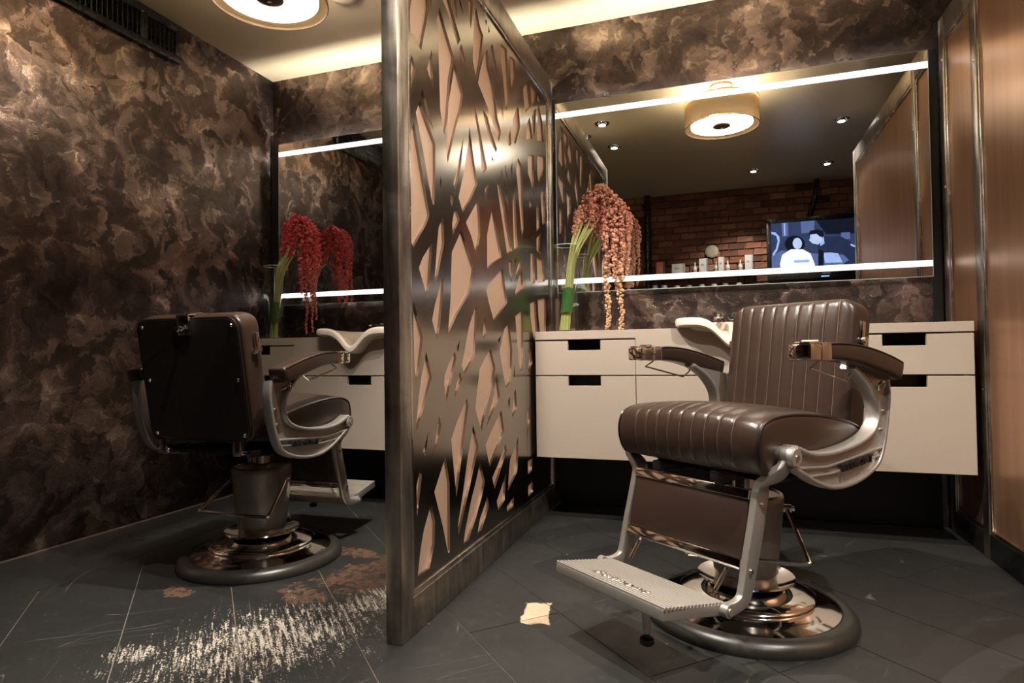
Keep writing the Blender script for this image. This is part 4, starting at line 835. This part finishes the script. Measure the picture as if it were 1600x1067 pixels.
# ================================================================== flowers
def vase(x, y, label, glabel, mat, seed, spec, lean):
    v = empty('glass_vase', (x, y, .849), 0, glabel, 'vase', 'clear glass vases')
    r, h = .058, .415
    bm = B(); lathe(bm, [(0, 0), (r, 0), (r, h), (r-.003, h), (r-.003, .012), (0, .012)], 40); mk('glass_wall', bm, 'glass', v)
    bm = B(); tube(bm, [((r-.0015)*math.cos(2*PI*i/40), (r-.0015)*math.sin(2*PI*i/40), h) for i in range(40)], .0018, 6, True); mk('rim', bm, 'glass_edge', v)
    fl = empty('flower_bunch', (x, y, .862), 0, label, 'flowers', 'hanging amaranth bunches'); rg = random.Random(seed)
    tops = []
    for i in range(9):
        a = rg.uniform(0, 2*PI); q = rg.uniform(.005, .020); b0 = Vector((-.012+(i-4)*.0055, q*math.sin(a), .0)); m0 = Vector((.006+(i-4)*.0042, q*.8*math.sin(a), .14))
        t1 = Vector((lean+(i-4)*.0115+rg.uniform(-.006, .006), rg.uniform(-.03, .03), rg.uniform(.45, .53)))
        bm = B(); tube(bm, catmull([b0, m0, Vector((.036+(i-4)*.0035, (i % 3-1)*.014, .35)), t1], 5), rg.uniform(.0045, .0065), 8); mk('stem', bm, 'stem', fl); tops.append(t1)
    bm = B(); rings = []
    for k in range(9):
        z = .083+k*.115/8; cxx = -.012+.018*z/.14+.002; rings.append([Vector((cxx+.031*math.cos(2*PI*j/24), .028*math.sin(2*PI*j/24), z+.003*math.sin(3*2*PI*j/24))) for j in range(24)])
    loft(bm, rings, False); mk('leaf_wrap', bm, 'leafwrap', fl)
    bm = B(); lf = [(0, 0), (.012, .010), (.028, .008), (.040, 0), (.028, -.007), (.012, -.008)]
    va = [bm.verts.new((.025+p[0], -.01+p[1]*.3, .11+p[1]+.01*math.sin(p[0]*60))) for p in lf]; vb = [bm.verts.new(u.co+Vector((0, .0015, 0))) for u in va]
    bm.faces.new(va); bm.faces.new(vb[::-1])
    for i in range(6): bm.faces.new((va[i], va[(i+1) % 6], vb[(i+1) % 6], vb[i]))
    mk('leaf_tip', bm, 'leafwrap', fl)
    ico = bmesh.new(); bmesh.ops.create_icosphere(ico, subdivisions=1, radius=1); iv = [u.co.copy() for u in ico.verts]; ifc = [[u.index for u in f.verts] for f in ico.faces]; ico.free()
    for ti, (xe, ye, ze, apex, br) in enumerate(spec):
        t0 = tops[ti % len(tops)]; P = [t0, Vector((t0.x*.65+xe*.35, ye*.5, apex-.025)), Vector((t0.x*.3+xe*.7, ye*.8, apex)), Vector((xe-.004, ye, apex-.06))]
        zz = apex-.13
        while zz > ze+.03: P.append(Vector((xe+rg.uniform(-.006, .006), ye+rg.uniform(-.006, .006), zz))); zz -= .09
        P.append(Vector((xe+rg.uniform(-.008, .008), ye, ze)))
        cp = catmull(P, 24); L = [0]
        for a, b in zip(cp, cp[1:]): L.append(L[-1]+(b-a).length)
        tot = L[-1]; vs_, fs_ = [], []; s = 0; i = 0
        while s < tot:
            while L[i+1] < s: i += 1
            p = cp[i]; fr_ = s/tot
            rad = br*(.75 if fr_ < .15 else 1.0)*(1.0 if fr_ < .7 else 1.0-.45*(fr_-.7)/.3)
            for k in range(4 if rad > .007 else 3):
                a = rg.uniform(0, 2*PI); dd = rad*rg.uniform(.35, 1.15); bs = rad*rg.choice((.34, .42, .52, .70))
                c = p+Vector((dd*math.cos(a), dd*math.sin(a), rg.uniform(-.010, .006))); n0 = len(vs_)
                vs_ += [c+u*bs for u in iv]; fs_ += [[n0+q for q in f] for f in ifc]
            s += rad*rg.uniform(.55, 1.0)
        me = bpy.data.meshes.new('tassel'); me.from_pydata(vs_, [], fs_); me.materials.append(M[mat]); me.polygons.foreach_set('use_smooth', [True]*len(me.polygons)); link(bpy.data.objects.new('tassel', me), fl)
Z = lambda z: z-.862
vase(-.700, 2.88, 'pink and tan amaranth flowers drooping from pale green stems, beside the divider', 'clear glass cylinder vase beside the divider on the right worktop', 'tassel_pink', 4,
     [(.198, .0, Z(.864), .645, .0155), (.258, .01, Z(.862), .635, .0165), (.296, -.01, Z(1.10), .59, .0075), (.278, .025, Z(1.13), .58, .008), (.235, -.03, Z(1.08), .660, .015), (.165, .02, Z(1.29), .645, .012), (.245, .03, Z(1.18), .62, .015), (.20, -.02, Z(1.26), .655, .014),
      (.305, .02, Z(1.24), .60, .010), (.07, -.01, Z(1.34), .57, .010), (.115, .02, Z(1.38), .61, .012), (.27, -.02, Z(1.2), .63, .014), (.04, .01, Z(1.33), .53, .009), (.31, 0, Z(1.30), .57, .009), (.135, -.03, Z(1.37), .64, .011), (.18, .0, Z(1.36), .675, .008)], .095)
vase(-2.392, 2.89, 'crimson amaranth flowers drooping from pale green stems in the left corner', 'clear glass cylinder vase in the left corner', 'tassel_red', 9,
     [(.214, .0, Z(.885), .640, .0095), (.262, -.01, Z(.89), .645, .0100), (.290, -.02, Z(.95), .655, .0080), (.245, .02, Z(1.1), .655, .015), (.205, -.03, Z(1.10), .645, .015), (.255, -.03, Z(1.15), .65, .016), (.225, .03, Z(1.2), .665, .015), (.285, .02, Z(1.20), .63, .011),
      (.19, .01, Z(1.2), .64, .013), (.15, -.01, Z(1.40), .645, .009), (.12, .01, Z(1.40), .625, .008), (.225, -.02, Z(1.3), .670, .013), (.11, -.01, Z(1.38), .60, .008)], .082)
# ================================================================== television and shelves on the brick wall
tv = empty('television', (.965, YF+.13, 1.75), 0, 'black flat television on the brick wall playing a black and white film', 'television')
TW, TH = 1.06, .60
bm = B(); prism(bm, [(-TW/2, -TH/2), (TW/2, -TH/2), (TW/2, TH/2), (-TW/2, TH/2)], 1, -.05, .0, .01, 3); mk('housing', bm, 'blackp', tv)
for a, b in (((-TW/2, -TH/2), (TW/2, -TH/2+.075)), ((-TW/2, TH/2-.04), (TW/2, TH/2)), ((-TW/2, -TH/2+.075), (-TW/2+.04, TH/2-.04)), ((TW/2-.04, -TH/2+.075), (TW/2, TH/2-.04))):
    bm = B(); bx2(bm, (a[0], -.001, a[1]), (b[0], .008, b[1]), .002); mk('bezel', bm, 'blackp', tv)
SX0, SX1, SZ0, SZ1 = -TW/2+.04, TW/2-.04, -TH/2+.075, TH/2-.04
def tvm(name, v):
    t = NT(name); nz = t.noise(t.obj(), 14, 3)
    return t.emit(t.mix(nz, tuple(x*.75 for x in v), tuple(x*1.2 for x in v)), TV_E)
TVM = {k: tvm('screen_'+k, v) for k, v in dict(bg=(.035, .05, .12), dark=(.008, .010, .022), mid=(.10, .145, .32), light=(.36, .48, .86), white=(.95, 1.0, 1.15), suit=(.02, .03, .07), face=(.5, .6, .9)).items()}
bm = B(); bx2(bm, (SX0, -.0005, SZ0), (SX1, .001, SZ1)); scr = mk('screen', bm, TVM['bg'], tv, False)
def pic(name, mat, pts, lay):
    bm = B(); P = []
    for x, y in pts:
        u = (x-945)/710; v = (y-(265-35*(x-945)/545))/322
        P.append((SX0+min(max(u, 0), 1)*(SX1-SX0), SZ1-min(max(v, 0), 1)*(SZ1-SZ0)))
    va = [bm.verts.new((p[0], .001+lay*.0004, p[1])) for p in P]; bm.faces.new(va); mk(name, bm, TVM[mat], scr, False)
def ell(cx, cy, rx, ry, n=20, a0=0): return [(cx+rx*math.cos(2*PI*i/n+a0), cy+ry*math.sin(2*PI*i/n+a0)) for i in range(n)]
pic('picture_curtain', 'mid', [(1015, 260), (1060, 258), (1058, 345), (1020, 350)], 1); pic('picture_curtain', 'light', [(1030, 262), (1040, 262), (1040, 345), (1032, 345)], 2)
pic('picture_curtain', 'mid', [(1140, 250), (1230, 245), (1225, 320), (1145, 330)], 1); pic('picture_backdrop', 'dark', [(1240, 245), (1490, 225), (1490, 330), (1300, 335)], 1)
pic('picture_backdrop', 'dark', [(1560, 225), (1655, 220), (1655, 540), (1570, 540)], 1); pic('picture_frame', 'mid', [(1395, 325), (1450, 322), (1450, 365), (1395, 368)], 2)
pic('picture_chair', 'light', [(946, 318), (975, 322), (1000, 350), (1002, 380), (985, 440), (958, 478), (950, 465), (975, 430), (988, 380), (980, 345), (948, 332)], 2)
pic('picture_floor', 'mid', [(946, 480), (1010, 440), (1240, 460), (1500, 470), (1655, 480), (1655, 575), (946, 575)], 1); pic('picture_table', 'light', [(1280, 455), (1370, 450), (1400, 515), (1290, 520)], 2)
pic('picture_woman_hair', 'dark', ell(1100, 398, 66, 55), 3); pic('picture_woman_face', 'face', ell(1116, 395, 30, 37), 4)
pic('picture_woman_dress', 'white', [(1075, 432), (1150, 432), (1200, 460), (1225, 530), (1230, 575), (1005, 575), (1000, 530), (1015, 470)], 5); pic('picture_woman_arm', 'light', [(1090, 505), (1190, 498), (1192, 515), (1095, 522)], 6)
pic('picture_man_suit', 'suit', [(1270, 350), (1390, 348), (1450, 380), (1500, 440), (1560, 560), (1400, 575), (1380, 540), (1440, 500), (1400, 460), (1300, 450), (1245, 430), (1250, 400)], 3)
pic('picture_man_collar', 'light', [(1258, 372), (1285, 350), (1290, 395), (1262, 412)], 5); pic('picture_man_face', 'face', [(1200, 330), (1270, 325), (1275, 375), (1250, 402), (1215, 395), (1192, 375), (1200, 355)], 6)
pic('picture_man_hair', 'dark', [(1188, 340), (1200, 312), (1250, 303), (1285, 315), (1285, 350), (1262, 352), (1240, 332), (1200, 338)], 7)
pic('picture_man_sleeve', 'dark', [(1250, 430), (1285, 445), (1280, 575), (1245, 575)], 4); pic('picture_cuff', 'light', [(1450, 395), (1490, 410), (1490, 422), (1455, 410)], 4)
bm = B(); bx2(bm, (-.05+.0, .008, -TH/2+.012), (.02, .0095, -TH/2+.020)); mk('power_light', bm, NT('blue_indicator').emit((.15, .3, 1, 1), 3), tv, False)
bm = B(); bx2(bm, (-.04, .008, -TH/2+.040), (.03, .009, -TH/2+.048)); mk('name_plate', bm, 'cast', tv, False)
bm = B(); box(bm, (-.1, -.08, .0), (.2, .05, .2), .005); mk('wall_bracket', bm, 'blackp', tv)
bm = B(); tube(bm, catmull([(.90, YF+.10, ZC), (.895, YF+.10, 2.33), (.87, YF+.10, 2.2), (.845, YF+.06, 2.12), (.84, YF+.045, 2.02)], 6), .026, 14)
o = mk('cable_duct', bm, 'blackp'); tag(o, 'thick curved black cable duct dropping from the ceiling behind the television', 'cable')
for z, lab in ((1.54, 'thin black upper shelf on the brick wall left of the television'), (1.37, 'thin black lower shelf on the brick wall left of the television')):
    s = empty('wall_shelf', (-.18, YF, z), 0, lab, 'shelf', 'product shelves on the brick wall')
    bm = B(); bx2(bm, (-.56, .012, -.018), (.52, .17, 0), .002); mk('board', bm, 'blackp', s)
    for x in (-.4, .4): bm = B(); prism(bm, [(.0, -.12), (.015, -.12), (.13, -.03), (.13, -.018), (.0, -.018)], 0, x-.006, x+.006); bmesh.ops.translate(bm, vec=(0, .012, 0), verts=bm.verts); mk('bracket', bm, 'blackp', s)
# upper shelf goods: (pixel-measured x, width, height, kind)
PG = 'grooming products on the upper shelf'; PL = 'small jars on the lower shelf'
def carton(x, z, w_, h_, m1, m2, lab, grp):
    c = empty('product_carton', (x, YF+.10, z), 0, lab, 'carton', grp)
    bm = B(); box(bm, (0, 0, h_/2), (w_, .07, h_), .0015, None, 1); mk('carton_body', bm, m1, c)
    bm = B(); box(bm, (w_*.42, .0356, h_/2), (w_*.16, .002, h_*.98)); mk('side_band', bm, m2, c, False)
    bm = B(); box(bm, (-w_*.1, .0358, h_*.62), (w_*.35, .0014, h_*.12)); mk('printed_label', bm, 'p_grey', c, False)
def bottle(x, z, r, h_, lab, grp):
    c = empty('product_bottle', (x, YF+.10, z), 0, lab, 'bottle', grp)
    bm = B(); lathe(bm, [(0, 0), (r, 0), (r, h_*.55), (r*.85, h_*.62), (r*.4, h_*.68), (0, h_*.68)], 20); mk('bottle_body', bm, 'p_white', c)
    bm = B(); lathe(bm, [(0, h_*.68), (r*.42, h_*.68), (r*.42, h_*.92), (r*.3, h_), (0, h_)], 16); mk('pump_cap', bm, 'p_white', c)
    bm = B(); lathe(bm, [(r+.0005, h_*.15), (r+.0005, h_*.42)], 20); mk('printed_band', bm, 'p_grey', c)
z = 1.5402
carton(-.60, z, .085, .155, 'p_orange', 'p_dark', 'orange carton at the pipe end of the upper shelf', PG)
carton(-.42, z, .13, .125, 'p_white', 'p_grey', 'wide white carton next to the orange carton', PG)
for x, lab in ((-.255, 'slim white bottle beside the blue edged carton'), (-.045, 'slim white bottle beside the rose edged carton'), (.185, 'slim white bottle at the television end of the shelf'), (.065, 'slim white bottle between the rose edged and last cartons')): bottle(x, z, .02, .135, lab, PG)
carton(-.17, z, .085, .165, 'p_white', 'p_blue', 'tall white carton with blue edge on the upper shelf', PG)
carton(.025-.01, z, .07, .17, 'p_white', 'p_rose', 'tall white carton with rose edge on the upper shelf', PG) if False else None
carton(.0+.005, z, .062, .17, 'p_white', 'p_rose', 'tall white carton with rose edge on the upper shelf', PG)
carton(.265, z, .075, .175, 'p_white', 'p_grey', 'tall white carton nearest the television', PG)
z = 1.3702
labs = ['first pale jar from the pipe on the lower shelf', 'second pale jar from the pipe on the lower shelf', 'third pale jar from the pipe on the lower shelf', 'fourth pale jar from the pipe on the lower shelf', 'fifth pale jar from the pipe on the lower shelf', 'sixth pale jar from the pipe on the lower shelf', 'seventh pale jar from the pipe on the lower shelf', 'last pale jar, nearest the television, on the lower shelf']
for i, (x, lab) in enumerate(zip((-.66, -.565, -.435, -.315, -.19, -.07, .04, .17), labs)):
    c = empty('product_jar', (x, YF+.10, z), 0, lab, 'jar', PL); h_ = .082 if i < 2 else .07
    bm = B(); lathe(bm, [(0, 0), (.029, 0), (.030, .004), (.030, h_*.7), (0, h_*.7)], 20); mk('jar_body', bm, 'p_white', c)
    bm = B(); lathe(bm, [(0, h_*.7), (.031, h_*.7), (.031, h_*.97), (.029, h_), (0, h_)], 20); mk('jar_lid', bm, 'p_white' if i % 3 else 'p_grey', c)
    bm = B(); box(bm, (0, .0305, h_*.4), (.018, .003, h_*.3)); mk('printed_label', bm, 'p_dark', c, False)
